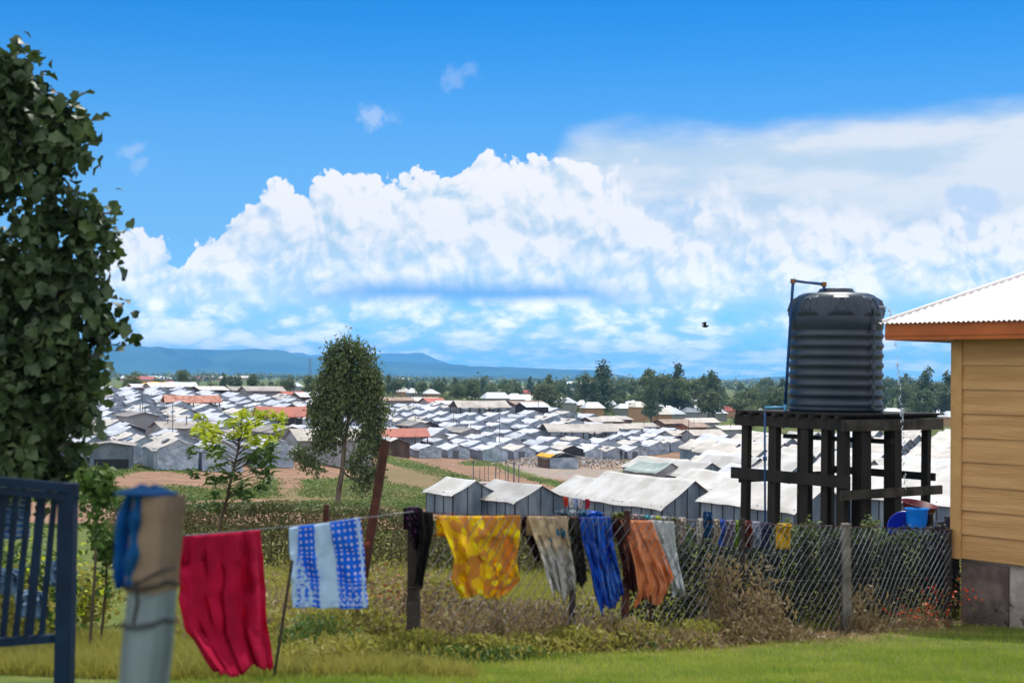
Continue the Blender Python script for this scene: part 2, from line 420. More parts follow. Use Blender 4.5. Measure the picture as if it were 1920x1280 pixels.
M_sidedark = mat('side_sheet_dark', srgb(142, 150, 162), srgb(110, 118, 130), rough=0.6, objvar=0.3, bump=0.05)
M_iron = mat('iron_roof_weathered', srgb(152, 146, 138), srgb(124, 116, 108), rough=0.5, scale=0.5, objvar=0.2, metal=0.15, wave=((0, 40, 0), 0.01), spots=(srgb(120, 88, 66), 0.9, 0.66))
M_ironbrown = mat('iron_roof_brown', srgb(150, 128, 108), srgb(120, 94, 74), rough=0.6, scale=0.5, objvar=0.2, wave=((0, 40, 0), 0.01), spots=(srgb(110, 70, 48), 1.1, 0.6))
M_orange = mat('iron_roof_orange', srgb(160, 66, 34), srgb(140, 54, 28), rough=0.55, scale=0.6, wave=((0, 35, 0), 0.01))
M_rusty = mat('iron_roof_rusty', srgb(150, 84, 62), srgb(176, 130, 110), rough=0.7, scale=1.4, wave=((0, 35, 0), 0.01), spots=(srgb(60, 38, 30), 2.0, 0.6))
M_block = mat('sheet_wall_grey', srgb(150, 150, 152), srgb(128, 128, 130), rough=0.7, scale=0.6, objvar=0.25, bump=0.02, bscale=5)
M_blockdk = mat('sheet_wall_brown', srgb(104, 84, 72), srgb(78, 60, 50), rough=0.8, scale=1.2, objvar=0.2, bump=0.04, bscale=6, stretch=(1, 1, 0.2))
M_iwall = mat('corrugated_wall_grey', srgb(120, 132, 142), srgb(92, 104, 116), rough=0.5, scale=0.6, metal=0.2, wave=((50, 50, 0), 0.01), spots=(srgb(190, 200, 205), 2.5, 0.68))
M_shwall = mat('shelter_wall_sheet', srgb(136, 152, 164), srgb(96, 114, 130), rough=0.5, scale=0.9, detail=6, bump=0.12, bscale=1.6, stretch=(1, 1, 0.3), trans=0.2, transl=(0.5, 0.68, 0.85))
M_shroof = mat('shelter_roof_sheet', srgb(188, 187, 183), srgb(162, 159, 151), objvar=0.34, rough=0.5, scale=0.45, detail=6, bump=0.03, bscale=1.0, spots=(srgb(165, 160, 148), 0.9, 0.66))
M_batten = mat('dark_batten', (0.035, 0.035, 0.04), (0.02, 0.02, 0.022), rough=0.8)
M_pole = mat('thin_pole', (0.12, 0.11, 0.10), (0.06, 0.05, 0.05), rough=0.8)
M_yellow = mat('yellow_sheet', srgb(236, 178, 22), srgb(220, 150, 10), rough=0.5, bump=0.03)
M_win = mat('dark_opening', (0.02, 0.022, 0.025), (0.012, 0.012, 0.014), rough=0.6)
M_brick = mat('brick_wall', srgb(150, 104, 76), srgb(120, 80, 60), rough=0.85, scale=4)
M_wood = mat('dark_timber', (0.026, 0.021, 0.018), (0.012, 0.010, 0.009), rough=0.8, scale=2.5, detail=7, bump=0.02, bscale=14, stretch=(1, 1, 0.25), spots=(srgb(120, 96, 72), 2.2, 0.70))
M_woodtop = mat('weathered_beam', srgb(84, 78, 72), srgb(50, 46, 42), rough=0.85, scale=3, bump=0.02, bscale=16)
M_tank = mat('black_plastic', (0.014, 0.026, 0.042), (0.022, 0.035, 0.052), rough=0.42, scale=1.2, spec=0.4, bump=0.0015, bscale=6, spots=(srgb(52, 56, 62), 1.7, 0.74))
M_bluepipe = mat('blue_pipe', srgb(20, 66, 116), srgb(14, 46, 86), rough=0.45)
M_brass = mat('rusty_elbow', srgb(128, 84, 48), srgb(90, 60, 36), rough=0.6)
M_fascia = mat('orange_fascia', srgb(184, 98, 42), srgb(162, 84, 36), rough=0.5, scale=1.5)
M_siding = mat('tan_siding', srgb(200, 156, 104), srgb(180, 136, 86), rough=0.65, scale=1.4, detail=7, bump=0.012, bscale=9, stretch=(0.35, 0.35, 6.0))
M_trim = mat('corner_trim', srgb(196, 152, 96), srgb(180, 136, 84), rough=0.6)
M_conc = mat('plinth_concrete', srgb(196, 186, 182), srgb(150, 138, 134), rough=0.9, scale=1.8, detail=7, bump=0.02, bscale=10, spots=(srgb(86, 66, 58), 1.5, 0.6))
M_cgi = mat('roof_sheet_white', srgb(228, 222, 220), srgb(206, 198, 196), rough=0.45, scale=0.8)
M_gate = mat('gate_navy_paint', (0.004, 0.022, 0.058), (0.003, 0.012, 0.034), rough=0.55, scale=3, spec=0.2)
M_postwood = mat('post_wood', srgb(134, 114, 96), srgb(100, 82, 68), rough=0.85, scale=2.6, detail=8, bump=0.03, bscale=16, stretch=(1, 1, 0.18), spots=(srgb(70, 54, 42), 3.5, 0.68))
M_postpaint = mat('post_painted_base', srgb(120, 134, 140), srgb(80, 92, 96), rough=0.7, scale=6, detail=8, stretch=(1, 1, 0.12), bump=0.03, spots=(srgb(66, 60, 54), 3.0, 0.58))
M_wire = mat('galvanised_wire', srgb(150, 154, 158), srgb(104, 106, 110), rough=0.4, metal=0.5)
M_rustpole = mat('rusty_pole', srgb(84, 46, 34), srgb(54, 30, 24), rough=0.85, scale=6, spots=(srgb(150, 74, 48), 5, 0.62))
M_fpost = mat('fence_post_wood', (0.05, 0.04, 0.032), (0.025, 0.02, 0.018), rough=0.9, scale=5, bump=0.02)
M_fconc = mat('fence_post_concrete', srgb(136, 132, 122), srgb(104, 100, 92), rough=0.9, scale=5)
M_bark = mat('bark', srgb(104, 88, 72), srgb(64, 52, 44), rough=0.9, scale=5, bump=0.04, bscale=9, stretch=(1, 1, 0.3))
M_barkpale = mat('bark_pale', srgb(120, 108, 94), srgb(74, 64, 54), rough=0.9, scale=4, bump=0.03, bscale=9, stretch=(1, 1, 0.3))
M_lfFig = leafmat('leaf_broad_dark', (0.010, 0.024, 0.008), (0.095, 0.14, 0.055), trans=0.16, tcol=(0.14, 0.24, 0.03), scale=2.2, rough=0.5, spec=0.3)
M_lfEuc = leafmat('leaf_tall_tree', (0.075, 0.11, 0.036), (0.15, 0.19, 0.07), trans=0.2, scale=1.5, rough=0.45)
M_lfYel = leafmat('leaf_bright_yellow', (0.30, 0.38, 0.02), (0.42, 0.46, 0.03), trans=0.45, tcol=(0.7, 0.8, 0.05), scale=4)
M_lfSap = leafmat('leaf_sapling_green', (0.055, 0.11, 0.02), (0.09, 0.16, 0.03), trans=0.25, scale=4)
M_lfA = leafmat('leaf_far_a', (0.08, 0.12, 0.05), (0.14, 0.18, 0.07), trans=0.15, scale=0.4, rough=0.6)
M_lfB = leafmat('leaf_far_b', (0.09, 0.13, 0.042), (0.15, 0.18, 0.065), trans=0.15, scale=0.4, rough=0.6)
M_lfC = leafmat('leaf_far_c', (0.062, 0.098, 0.05), (0.10, 0.14, 0.062), trans=0.12, scale=0.4, rough=0.6)
M_hedgeD = leafmat('hedge_dark_leaf', (0.006, 0.011, 0.006), (0.018, 0.025, 0.010), trans=0.15, scale=2.0, objvar=0)
M_hedgeB = leafmat('hedge_brown_leaf', (0.20, 0.16, 0.07), (0.14, 0.15, 0.05), trans=0.2, scale=1.2, objvar=0)
M_dry = leafmat('dry_stalks', (0.26, 0.19, 0.10), (0.18, 0.14, 0.07), trans=0.3, scale=1.5, objvar=0)
M_olive = leafmat('olive_weeds', (0.24, 0.24, 0.04), (0.32, 0.29, 0.065), trans=0.35, scale=1.5, objvar=0)
M_lawn = leafmat('lawn_blades', (0.15, 0.23, 0.022), (0.36, 0.38, 0.07), trans=0.45, scale=0.9, objvar=0)
M_flower = mat('red_flowers', (0.6, 0.10, 0.02), (0.45, 0.05, 0.02), rough=0.6)
def flat(name, c, rough=0.65, v=0.7, scale=6): return mat('cloth_' + name, c, tuple(x * v for x in c), rough=rough, scale=scale, trans=0.2, transl=tuple(min(1, x * 1.2) for x in c), bump=0.01)

def ground_mat():
    m = bpy.data.materials.new('ground_soil_grass'); m.use_nodes = True
    T = NT(m.node_tree); T.n.clear()
    out = T.node('ShaderNodeOutputMaterial'); bs = T.node('ShaderNodeBsdfPrincipled'); T.l.new(bs.outputs[0], out.inputs[0])
    geo = T.node('ShaderNodeNewGeometry'); pos = geo.outputs['Position']
    at_ = T.node('ShaderNodeAttribute'); at_.attribute_name = 'grass'; g = at_.outputs['Fac']
    at2 = T.node('ShaderNodeAttribute'); at2.attribute_name = 'litter'; li = at2.outputs['Fac']
    at3 = T.node('ShaderNodeAttribute'); at3.attribute_name = 'dry'; dr = at3.outputs['Fac']
    n1 = T.noise(pos, 0.35, 8, 0.65); n2 = T.noise(pos, 2.5, 6, 0.65); n3 = T.noise(pos, 0.08, 5, 0.55)
    soil = T.mix(T.step(n1, 0.35, 0.65), (0.29, 0.175, 0.11), (0.20, 0.125, 0.08))
    soil = T.mix(T.mul(T.step(n2, 0.55, 0.75), 0.5), soil, (0.42, 0.29, 0.19))
    gr = T.mix(T.step(n2, 0.3, 0.7), (0.070, 0.110, 0.022), (0.13, 0.155, 0.036))
    gr = T.mix(T.mul(T.step(n3, 0.4, 0.65), 0.6), gr, (0.14, 0.125, 0.045))
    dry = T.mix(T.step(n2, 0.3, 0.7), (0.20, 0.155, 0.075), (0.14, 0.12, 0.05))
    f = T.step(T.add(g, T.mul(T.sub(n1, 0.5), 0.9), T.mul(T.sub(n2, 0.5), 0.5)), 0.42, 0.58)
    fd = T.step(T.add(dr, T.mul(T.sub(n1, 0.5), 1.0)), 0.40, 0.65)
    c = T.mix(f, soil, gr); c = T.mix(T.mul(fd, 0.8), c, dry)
    vr = T.voro(pos, 2.2, 0, 0.5, 'F1', out='Color')
    lc = T.mix(0.55, T.mix(0.75, vr, (0.33, 0.27, 0.23), 'MIX'), (0.22, 0.16, 0.12))
    c = T.mix(T.mul(T.step(T.add(li, T.mul(T.sub(n1, .5), .8)), 0.4, 0.6), 0.9), c, lc)
    T.l.new(c, bs.inputs['Base Color']); bs.inputs['Roughness'].default_value = 0.95; bs.inputs['Specular IOR Level'].default_value = 0.1
    bp = T.node('ShaderNodeBump'); bp.inputs['Distance'].default_value = 0.12; bp.inputs['Strength'].default_value = 0.7
    T.l.new(T.add(n2, T.mul(T.noise(pos, 12, 5, 0.6), 0.4)), bp.inputs['Height']); T.l.new(bp.outputs[0], bs.inputs['Normal'])
    return m
M_ground = ground_mat()
# ------------------------------------------------------------------ terrain sheet
def ell(px, py, cx, cy, rx, ry, rot=0.0):
    c, s = math.cos(rot), math.sin(rot)
    x = (px - cx); y = (py - cy)
    u = (x * c + y * s) / rx; v = (-x * s + y * c) / ry
    return np.clip(1.6 - 1.0 * np.sqrt(u * u + v * v), 0, 1)
def make_ground():
    bear = np.concatenate([np.linspace(-1.45, -0.46, 30)[:-1], np.linspace(-0.46, 0.46, 420), np.linspace(0.46, 1.45, 30)[1:]])
    ys = np.concatenate([[-40, -12, -3, 0.6], np.linspace(2, 30, 60), np.geomspace(30.5, 400, 210), np.geomspace(410, 16000, 60)])
    V = []; nb = len(bear)
    for y in ys:
        x = np.tan(bear) * y if y > 0.5 else np.tan(bear) * 0.6 + np.sign(bear) * 40 * (np.abs(bear) > 1.4)
        if y < 0.5: x = np.linspace(-60, 60, nb)
        V.append(np.stack([x, np.full(nb, float(y)), ground(x, np.full(nb, float(y)))], 1))
    V = np.concatenate(V)
    i = np.arange(len(ys) - 1)[:, None] * nb; j = np.arange(nb - 1)[None, :]
    a = (i + j).ravel(); Fc = np.stack([a, a + 1, a + nb + 1, a + nb], 1)
    o = rawmesh('ground', V, Fc, M_ground)
    me = o.data
    me.polygons.foreach_set('use_smooth', np.ones(len(me.polygons), bool))
    # picture position of each ground point, to lay out bare soil, paths and grass where they are
    Ci = np.array(CRI); C = V @ Ci.T
    front = (V[:, 1] > 3)
    zc = np.where(front, -C[:, 2], 1.0)
    px = np.where(front, 960 + F * C[:, 0] / zc, -9999); py = np.where(front, 640 - F * C[:, 1] / zc, 9999)
    d = V[:, 1]
    g = np.zeros(len(V)); dr = np.zeros(len(V)); li = np.zeros(len(V))
    g[d < 62] = 1.0
    dr[(d > 13.2) & (d < 24)] = 0.35
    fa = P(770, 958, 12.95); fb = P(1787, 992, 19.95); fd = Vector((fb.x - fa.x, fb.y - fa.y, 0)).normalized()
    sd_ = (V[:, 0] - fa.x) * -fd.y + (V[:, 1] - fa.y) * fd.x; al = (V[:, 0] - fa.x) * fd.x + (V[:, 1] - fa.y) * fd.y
    strip = (sd_ > -.75) & (sd_ < .5) & (al > -.6) & (al < 9.5); g[strip] = .25; dr[strip] = 1.0  # bare dry earth along the fence, its tone also standing in for shade
    field = (d >= 62) & (d < 400)
    def put(arr, *e, k=1.0, m=field):
        arr[m] = np.maximum(arr[m], k * ell(px[m], py[m], *e))
    def cut(arr, *e, k=1.0, m=field):
        arr[m] = arr[m] * (1 - k * ell(px[m], py[m], *e))
    for e in [(260, 885, 130, 14), (420, 925, 260, 14), (130, 900, 120, 40), (640, 905, 80, 11), (560, 945, 260, 14), (700, 930, 120, 22), (840, 905, 26, 8),
              (800, 880, 105, 8, 0.26), (500, 915, 40, 18), (1000, 893, 70, 7, 0.3), (1165, 876, 48, 12), (1150, 893, 60, 8), (905, 868, 40, 5), (1085, 885, 40, 5)]: put(g, *e)
    for e in [(290, 893, 55, 9), (230, 905, 60, 9), (420, 900, 60, 16), (540, 925, 22, 24), (600, 885, 90, 10), (470, 940, 200, 4, -0.03), (780, 900, 60, 9, .2)]: cut(g, *e)
    put(dr, 780, 896, 75, 16, .15); put(dr, 640, 928, 130, 14); put(dr, 430, 905, 50, 12, k=0.7)
    put(li, 1060, 875, 95, 22, 0.1); put(li, 1120, 905, 40, 20); put(li, 1000, 868, 45, 8)
    far = d >= 235
    rt = far & (px > 1290); g[rt] = 1.0
    g[d > 330] = 1.0
    fence_w = (d > 225) & (d < 330) & (px < 1290); g[fence_w] = 0.0
    dr[(d > 300) & (d < 330) & (px > 1440) & (px < 1560)] = 0.6
    g[d > 900] = 0.85; dr[d > 700] = 0.3
    global TUFT; TUFT = V[(g > .45) & (li < .3) & (d > 60) & (d < 330) & (px > -60) & (px < 2000)]
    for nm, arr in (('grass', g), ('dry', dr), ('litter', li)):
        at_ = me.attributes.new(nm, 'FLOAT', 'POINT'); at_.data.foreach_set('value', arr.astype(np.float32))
    struct(o)
make_ground()

# ------------------------------------------------------------------ far hills
M_hill = mat('hill_forest_hazy', (0.016, 0.050, 0.060), (0.050, 0.100, 0.085), rough=0.95, spec=0.0, scale=0.0012, detail=8, coord='Object')  # bluish tint puts some of the distance haze into the forest colour
def hills(sil, Y0, Y1, seed, zb):
    rs = np.random.RandomState(seed)
    xs = np.linspace(sil[0][0], sil[-1][0], 260); h = np.interp(xs, [s[0] for s in sil], [s[1] for s in sil])
    nz = sum(np.sin(xs * f + rs.rand() * 6) * a for f, a in ((.03, 1.2), (.07, .7), (.16, .4), (.35, .25)))
    h = h + nz * 0.6
    rows = 26; V = []
    for r in range(rows):
        t = r / (rows - 1); Y = Y0 + (Y1 - Y0) * t
        prof = math.sin(min(t / 0.62, 1) * math.pi / 2) ** 0.8 if t < .62 else math.cos((t - .62) / .38 * math.pi / 2)
        for k, (x, y) in enumerate(zip(xs, h)):
            top = P(x, y, Y0 + (Y1 - Y0) * 0.62)
            spur = 0.10 * math.sin(x * 0.045 + 5 * t + seed) + 0.06 * math.sin(x * 0.11 - 7 * t) if 0.05 < t < .6 else 0
            z = zb + (top.z - zb) * max(0, min(1, prof + spur * math.sin(min(t / .62, 1) * math.pi)))
            V.append((top.x * Y / top.y + 120 * math.sin(t * 9 + x * .02), Y, z))
    V = np.array(V); n = len(xs)
    i = np.arange(rows - 1)[:, None] * n; j = np.arange(n - 1)[None, :]; a = (i + j).ravel()
    o = rawmesh('hills', V, np.stack([a, a + 1, a + n + 1, a + n], 1), M_hill)
    o.data.polygons.foreach_set('use_smooth', np.ones(len(o.data.polygons), bool)); struct(o)
hills([(-900, 640), (-200, 640), (150, 645), (230, 648), (300, 650), (345, 654), (400, 655), (470, 657), (530, 663), (600, 671), (700, 678), (800, 680), (850, 684), (880, 690), (900, 688),
       (960, 687), (1000, 690), (1080, 694), (1110, 698), (1150, 706), (1180, 709), (1212, 713), (1230, 722), (1300, 722), (1360, 716), (1420, 708), (1480, 706), (1600, 706), (1660, 713), (1690, 721), (1800, 728), (2400, 740)], 7200, 10500, 3, -45)
hills([(-900, 655), (200, 662), (540, 665), (562, 661), (590, 662), (604, 668), (680, 666), (702, 662), (730, 661), (745, 663), (758, 660), (768, 661), (790, 674), (830, 682), (870, 684), (900, 694), (1000, 708), (1500, 735), (2400, 745)], 11500, 14500, 8, -45)

# ------------------------------------------------------------------ house on the right
HC = Vector((6.235, 20.0, 0)); HD = Vector((0.65, -0.76, 0)).normalized(); HE = Vector((0.76, 0.65, 0)).normalized()
def house():
    base_z = P(1790, 1172, 20).z; sill = P(1790, 1044, 20).z; eave = P(1790, 641, 20).z
    h = thing('house', 'tan timber-clad house with orange fascia and white corrugated roof, at the right edge', 'house', (HC.x, HC.y, base_z))
    o = Vector((HC.x, HC.y, base_z))
    L, D = 9.0, 8.0
    def loc(p): return Vector(p) - o
    # plinth, set back under the cladding
    m = MB(); ins = 0.07
    a = HC + HD * ins + HE * ins
    for q0, q1 in ((a, a + HD * L), (a, a + HE * D)):
        d = (q1 - q0).normalized(); n = HE if (q1 - q0).normalized().dot(HD) > .9 else HD
        m.beam(loc((q0.x, q0.y, (base_z - .3 + sill) / 2)) + n * .1, loc((q1.x, q1.y, (base_z - .3 + sill) / 2)) + n * .1, 0.2, sill - base_z + .3)
    m.build('plinth', M_conc, h)
    # dark panel whose colour paints in the shade on the plinth's first metre
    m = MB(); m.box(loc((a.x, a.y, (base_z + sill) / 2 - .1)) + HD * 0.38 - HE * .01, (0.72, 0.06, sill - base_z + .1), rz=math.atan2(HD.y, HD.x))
    m.build('plinth_shade_panel', mat('plinth_painted_shade', srgb(122, 108, 102), srgb(88, 74, 70), rough=0.95, scale=3, spots=(srgb(40, 30, 28), 2, .6)), h)
    # cladding boards, lapped
    m = MB(); bh = 0.336
    for k in range(11):
        z0 = sill + k * bh; z1 = min(z0 + bh, eave + 0.3)
        if z0 > eave + .2: break
        for d, n, LL in ((HD, -HE, L), (HE, -HD, D)):
            p0 = HC; p1 = HC + d * LL
            lo, hi = 0.028, 0.006
            m.poly([loc((p.x + n.x * q, p.y + n.y * q, z)) for p, q, z in ((p0, lo, z0), (p1, lo, z0), (p1, hi, z1), (p0, hi, z1))])
            m.poly([loc((p.x + n.x * q, p.y + n.y * q, z0)) for p, q in ((p0, lo), (p0, -.06), (p1, -.06), (p1, lo))])
    m.build('wall', M_siding, h)
    m = MB()
    for c, dd in ((HC - HE * .03 + HD * .055, HD), (HC - HD * .035 + HE * .05, HE)):
        m.box(loc((c.x, c.y, (sill + eave) / 2)), (0.15, 0.034, eave - sill + .02), rz=math.atan2(dd.y, dd.x))
    m.build('corner_trim', M_trim, h)
    # roof
    ec = P(1655, 605, 20.45); ec = Vector((ec.x, ec.y, 0)); ez = P(1655, 606, 20.45).z
    pitch = math.tan(R(26.5)); fz = ez - 0.155
    W = 5.0
    def fascia(p0, p1, nm):
        m = MB(); m.beam(loc((p0.x, p0.y, fz + .03)), loc((p1.x, p1.y, fz + .03)), 0.03, 0.235)
        nrm = -HE if nm == 'fascia' else -HD
        m.beam(loc((p0.x, p0.y, fz - .02)) + nrm * .021, loc((p1.x, p1.y, fz - .02)) + nrm * .021, 0.012, 0.016)
        m.build('fascia', M_fascia, h)
    fascia(ec + HD * .03 + HE * .03, ec + HD * 12, 'fascia'); fascia(ec + HD * .03 + HE * .05, ec + HE * 12, 'side')
    m = MB(); s0 = ec + HD * .06 + HE * .06
    m.poly([loc((p.x, p.y, fz - .07)) for p in (s0, s0 + HD * 11, s0 + HD * 11 + HE * 1.4, s0 + HE * 1.4)])
    m.poly([loc((p.x, p.y, fz - .072)) for p in (s0 + HE * 1.2, s0 + HE * 11, s0 + HE * 11 + HD * 1.4, s0 + HE * 1.2 + HD * 1.4)])
    m.build('soffit', M_fascia, h)
    for d, e in ((HD, HE), (HE, HD)):       # two hip faces, truly corrugated
        m = MB(); n = 470; wl = 0.076; zz = lambda s: 0.011 * math.cos(2 * math.pi * s / wl)
        st = wl / 6; ns = int(11 / st)
        c0 = ec - HD * .04 - HE * .04
        for i in range(ns):
            s_, s2 = i * st, (i + 1) * st
            up0, up1 = min(s_, W), min(s2, W)
            z0, z1 = ez + zz(s_), ez + zz(s2)
            A = c0 + d * s_; B = c0 + d * s2; C2 = B + e * up1; D2 = A + e * up0
            m.poly([loc((A.x, A.y, z0)), loc((B.x, B.y, z1)), loc((C2.x, C2.y, z1 + up1 * pitch)), loc((D2.x, D2.y, z0 + up0 * pitch))])
        m.build('roof', M_cgi, h)
    m = MB(); c1 = ec + (HD + HE) * W
    m.tube([loc((ec.x, ec.y, ez + .02)), loc((c1.x, c1.y, ez + .02 + W * pitch))], 0.035, 8); m.build('hip_cap', M_cgi, h)
house()

# ------------------------------------------------------------------ water tank on its timber stand
TF = P(1586, 784, 26.0); TF = Vector((TF.x, TF.y, 0)); TZ0 = P(1586, 786, 26.0).z
LD = Vector((-1.64, 2.2, 0)).normalized(); RD = Vector((2.2, 1.64, 0)).normalized(); SL = 2.7
def stand():
    gz = G(TF.x, TF.y + 1.8)
    s = thing('tank_stand', 'dark timber stand of posts and beams carrying the black water tank', 'stand', (TF.x, TF.y + 1.8, gz))
    o = Vector((TF.x, TF.y + 1.8, gz))
    pt = lambda a, b, z: TF + LD * a + RD * b + Vector((0, 0, z)) - o
    zt = TZ0
    def post(a, b, w, top=None, lean=0.0, m_=M_wood):
        m = MB(); m.beam(pt(a, b, gz - .3) + Vector((rnd.uniform(-.03, .03), 0, 0)), pt(a + lean, b, (top or zt - .2)), w, w * rnd.uniform(.9, 1.1), up=(1, 1, 0))
        m.build('post', m_, s)
    for a, b, w in ((0.08, 0.03, .17), (.22, .20, .12), (.50, .05, .14), (.95, .03, .17), (1.14, .16, .18), (1.76, .03, .18), (2.52, .05, .14),
                    (.03, .42, .20), (.12, .66, .18), (.03, 1.38, .24), (.04, 2.40, .14), (2.5, 2.5, .13), (.45, 1.0, .2)):
        post(a, b, w)
    # rim beams, front ones outermost
    for p0, p1, z, hh, mm in (((-.10, -.06), (2.72, -.06), zt - .10, .20, M_wood), ((-.09, -.2), (-.09, 2.72), zt - .11, .21, M_woodtop),
                          ((2.70, .05), (2.70, 2.6), zt - .11, .18, M_wood), ((.1, 2.70), (2.7, 2.70), zt - .11, .18, M_wood)):
        m = MB(); m.beam(pt(*p0, z), pt(*p1, z), .055, hh); m.build('beam', mm, s)
    for p0, p1, y, hh, mm in (((-.16, -.075), (2.80, -.075), 893, .22, M_wood), ((-.12, -.25), (-.12, 2.66), 917, .17, M_woodtop), ((2.66, 0), (2.66, 2.6), 905, .15, M_wood),
                          ((0, 2.62), (2.6, 2.62), 893, .15, M_wood), ((-.1, 1.2), (2.6, 1.2), 820, .09, M_wood)):
        z = P(1586, y + 10, 26).z
        m = MB(); m.beam(pt(*p0, z), pt(*p1, z), .055, hh); m.build('beam', mm, s)
    m = MB()
    for k in range(9):
        a = .1 + k * .31
        m.beam(pt(a, -.15, zt + .032), pt(a, 2.75, zt + .032), .10, .06)
    for k in range(12):
        m.beam(pt(-.12, .06 + k * .235, zt + .082), pt(2.75, .06 + k * .235, zt + .082), .20, .035)
    m.build('deck', M_wood, s)
    return s
stand()
TC = TF + LD * 1.32 + RD * 1.25
def tank():
    zb = TZ0 + .103
    c = Vector((P(1567, 700, TC.y).x, TC.y, 0))
    t = thing('water_tank', 'black ribbed plastic water tank standing on the timber stand', 'water tank', (c.x, c.y, zb))
    r = 0.88 * TC.y / 26.7
    sc_ = TC.y / 2667 * 1.0
    H = (777 - 557) * sc_
    prof = [(r * .93, 0), (r * .985, .02), (r * .99, .06)]
    z = .09
    while z < H * .66:       # ribs
        for dr, dz in ((-.005, 0), (.020, .03), (.022, .065), (.0, .095), (-.012, .12), (-.012, .165)): prof.append((r * .975 + dr, z + dz))
        z += .19
    z0 = prof[-1][1]
    for q, zz in ((.985, z0 + .03), (.99, H * .78), (.985, H * .82), (.95, H * .875), (.90, H * .93), (.85, H * .965), (.79, H * .985), (.70, H * 1.0), (.3, H * 1.01)): prof.append((r * q, zz))
    m = MB(); m.lathe((0, 0, 0), prof, 72); b = m.build('body', M_tank, t, smooth=True)
    # shoulder panels: raised, with recessed trapezoid grips
    for k in range(8):
        th = R(-96 + k * 45)
        m = MB()
        def sp(u, v, out=0.0):    # u across (-1..1), v up the shoulder 0..1
            a = th + u * (0.30 - .07 * v)
            zz = H * (.80 + .17 * v); rr = np.interp(zz, [p[1] for p in prof], [p[0] for p in prof]) + out
            return (rr * math.cos(a), rr * math.sin(a), zz + out * .6)
        m.grid(lambda i, j: sp(i * 2 - 1, j, .035 * min(1, min(i, 1 - i) * 10, min(j, 1 - j) * 6)), 14, 10)
        pnl = m.build('shoulder_panel', M_tank, t, smooth=True)
        m = MB()
        tr = [(-.42, .25), (.42, .25), (.27, .8), (-.27, .8)]
        for q in range(4):
            a0, a1 = tr[q], tr[(q + 1) % 4]
            m.tube([sp(a0[0] + (a1[0] - a0[0]) * w / 4, a0[1] + (a1[1] - a0[1]) * w / 4, .04) for w in range(5)], .012, 6)
        m.build('grip_ridge', mat('grey_plastic_edge', srgb(70, 78, 88), rough=.5), pnl, smooth=True)
    m = MB(); m.lathe((0, 0, H), [(.36, -.03), (.36, .05), (.33, .055), (.33, .09), (.30, .10), (.05, .11)], 40); m.build('lid', M_tank, t, smooth=True)
    # vertical moulded seam strip with couplings, right of centre
    a = R(-55)
    ux = math.cos(a); uy = math.sin(a)
    m = MB(); m.tube([(ux * (r + .03), uy * (r + .03), zz) for zz in np.linspace(.05, H * .87, 12)], .016, 6)
    m.build('drain_pipe', M_tank, t)
    for zz in (.12, .50, .88, 1.26, 1.62):
        m = MB(); m.box((ux * (r + .025), uy * (r + .025), zz), (.09, .05, .10), rz=a + R(90))
        m.build('coupling', mat('grey_plastic_edge', srgb(70, 78, 88), rough=.5), t)
    # overflow spout on the right shoulder
    q = P(1636, 575, c.y - r * .55) - Vector((c.x, c.y, zb)); q2 = P(1662, 576, c.y - r * .55) - Vector((c.x, c.y, zb))
    m = MB(); m.tube([q, q2], .022, 10); m.build('overflow_spout', mat('grey_pipe', srgb(150, 160, 170), rough=.4), t, smooth=True)
    # blue filler pipe rising on the left
    def L(px, py, Y=None): return P(px, py, Y or c.y - .2) - Vector((c.x, c.y, zb))
    m = MB(); m.tube([L(1472, 764), L(1476, 700), L(1481, 620), L(1487, 527), L(1487.6, 526), L(1545, 533), L(1545.6, 534), L(1544, 556)], .03, 10)
    m.build('filler_pipe', M_bluepipe, t, smooth=True)
    m = MB(); m.tube([L(1434, 764), L(1474, 764)], .028, 10); m.tube([L(1472, 778), L(1472, 758)], .035, 10); m.build('feed_pipe', mat('pale_blue_pipe', srgb(90, 160, 200), rough=.4), t, smooth=True)
    for x, y in ((1487, 527), (1545, 533)): m = MB(); m.box(L(x, y), (.085, .085, .085)); m.build('elbow', M_brass, t)
    return c, zb
tank_c, tank_zb = tank()
def riser(px, y0, y1, Y, label):
    p0 = P(px, y0, Y); p1 = P(px + (.0), y1, Y); m = MB(); m.tube([(p0.x, p0.y, p0.z), (p1.x + .02, p1.y, G(p1.x, p1.y) - .1)], .021, 10)
    for f in (.25, .62): m.tube([p0.lerp(Vector((p1.x + .02, p1.y, G(p1.x, p1.y))), f), p0.lerp(Vector((p1.x + .02, p1.y, G(p1.x, p1.y))), f + .02)], .04, 10)
    o = m.build('supply_pipe', M_bluepipe, smooth=True); tag(o, label, 'pipe')
riser(1434, 772, 985, 26.6, 'blue water pipe rising beside the left front post of the tank stand')
riser(1592, 800, 990, 27.3, 'blue pipe standing upright behind the corner post of the tank stand')
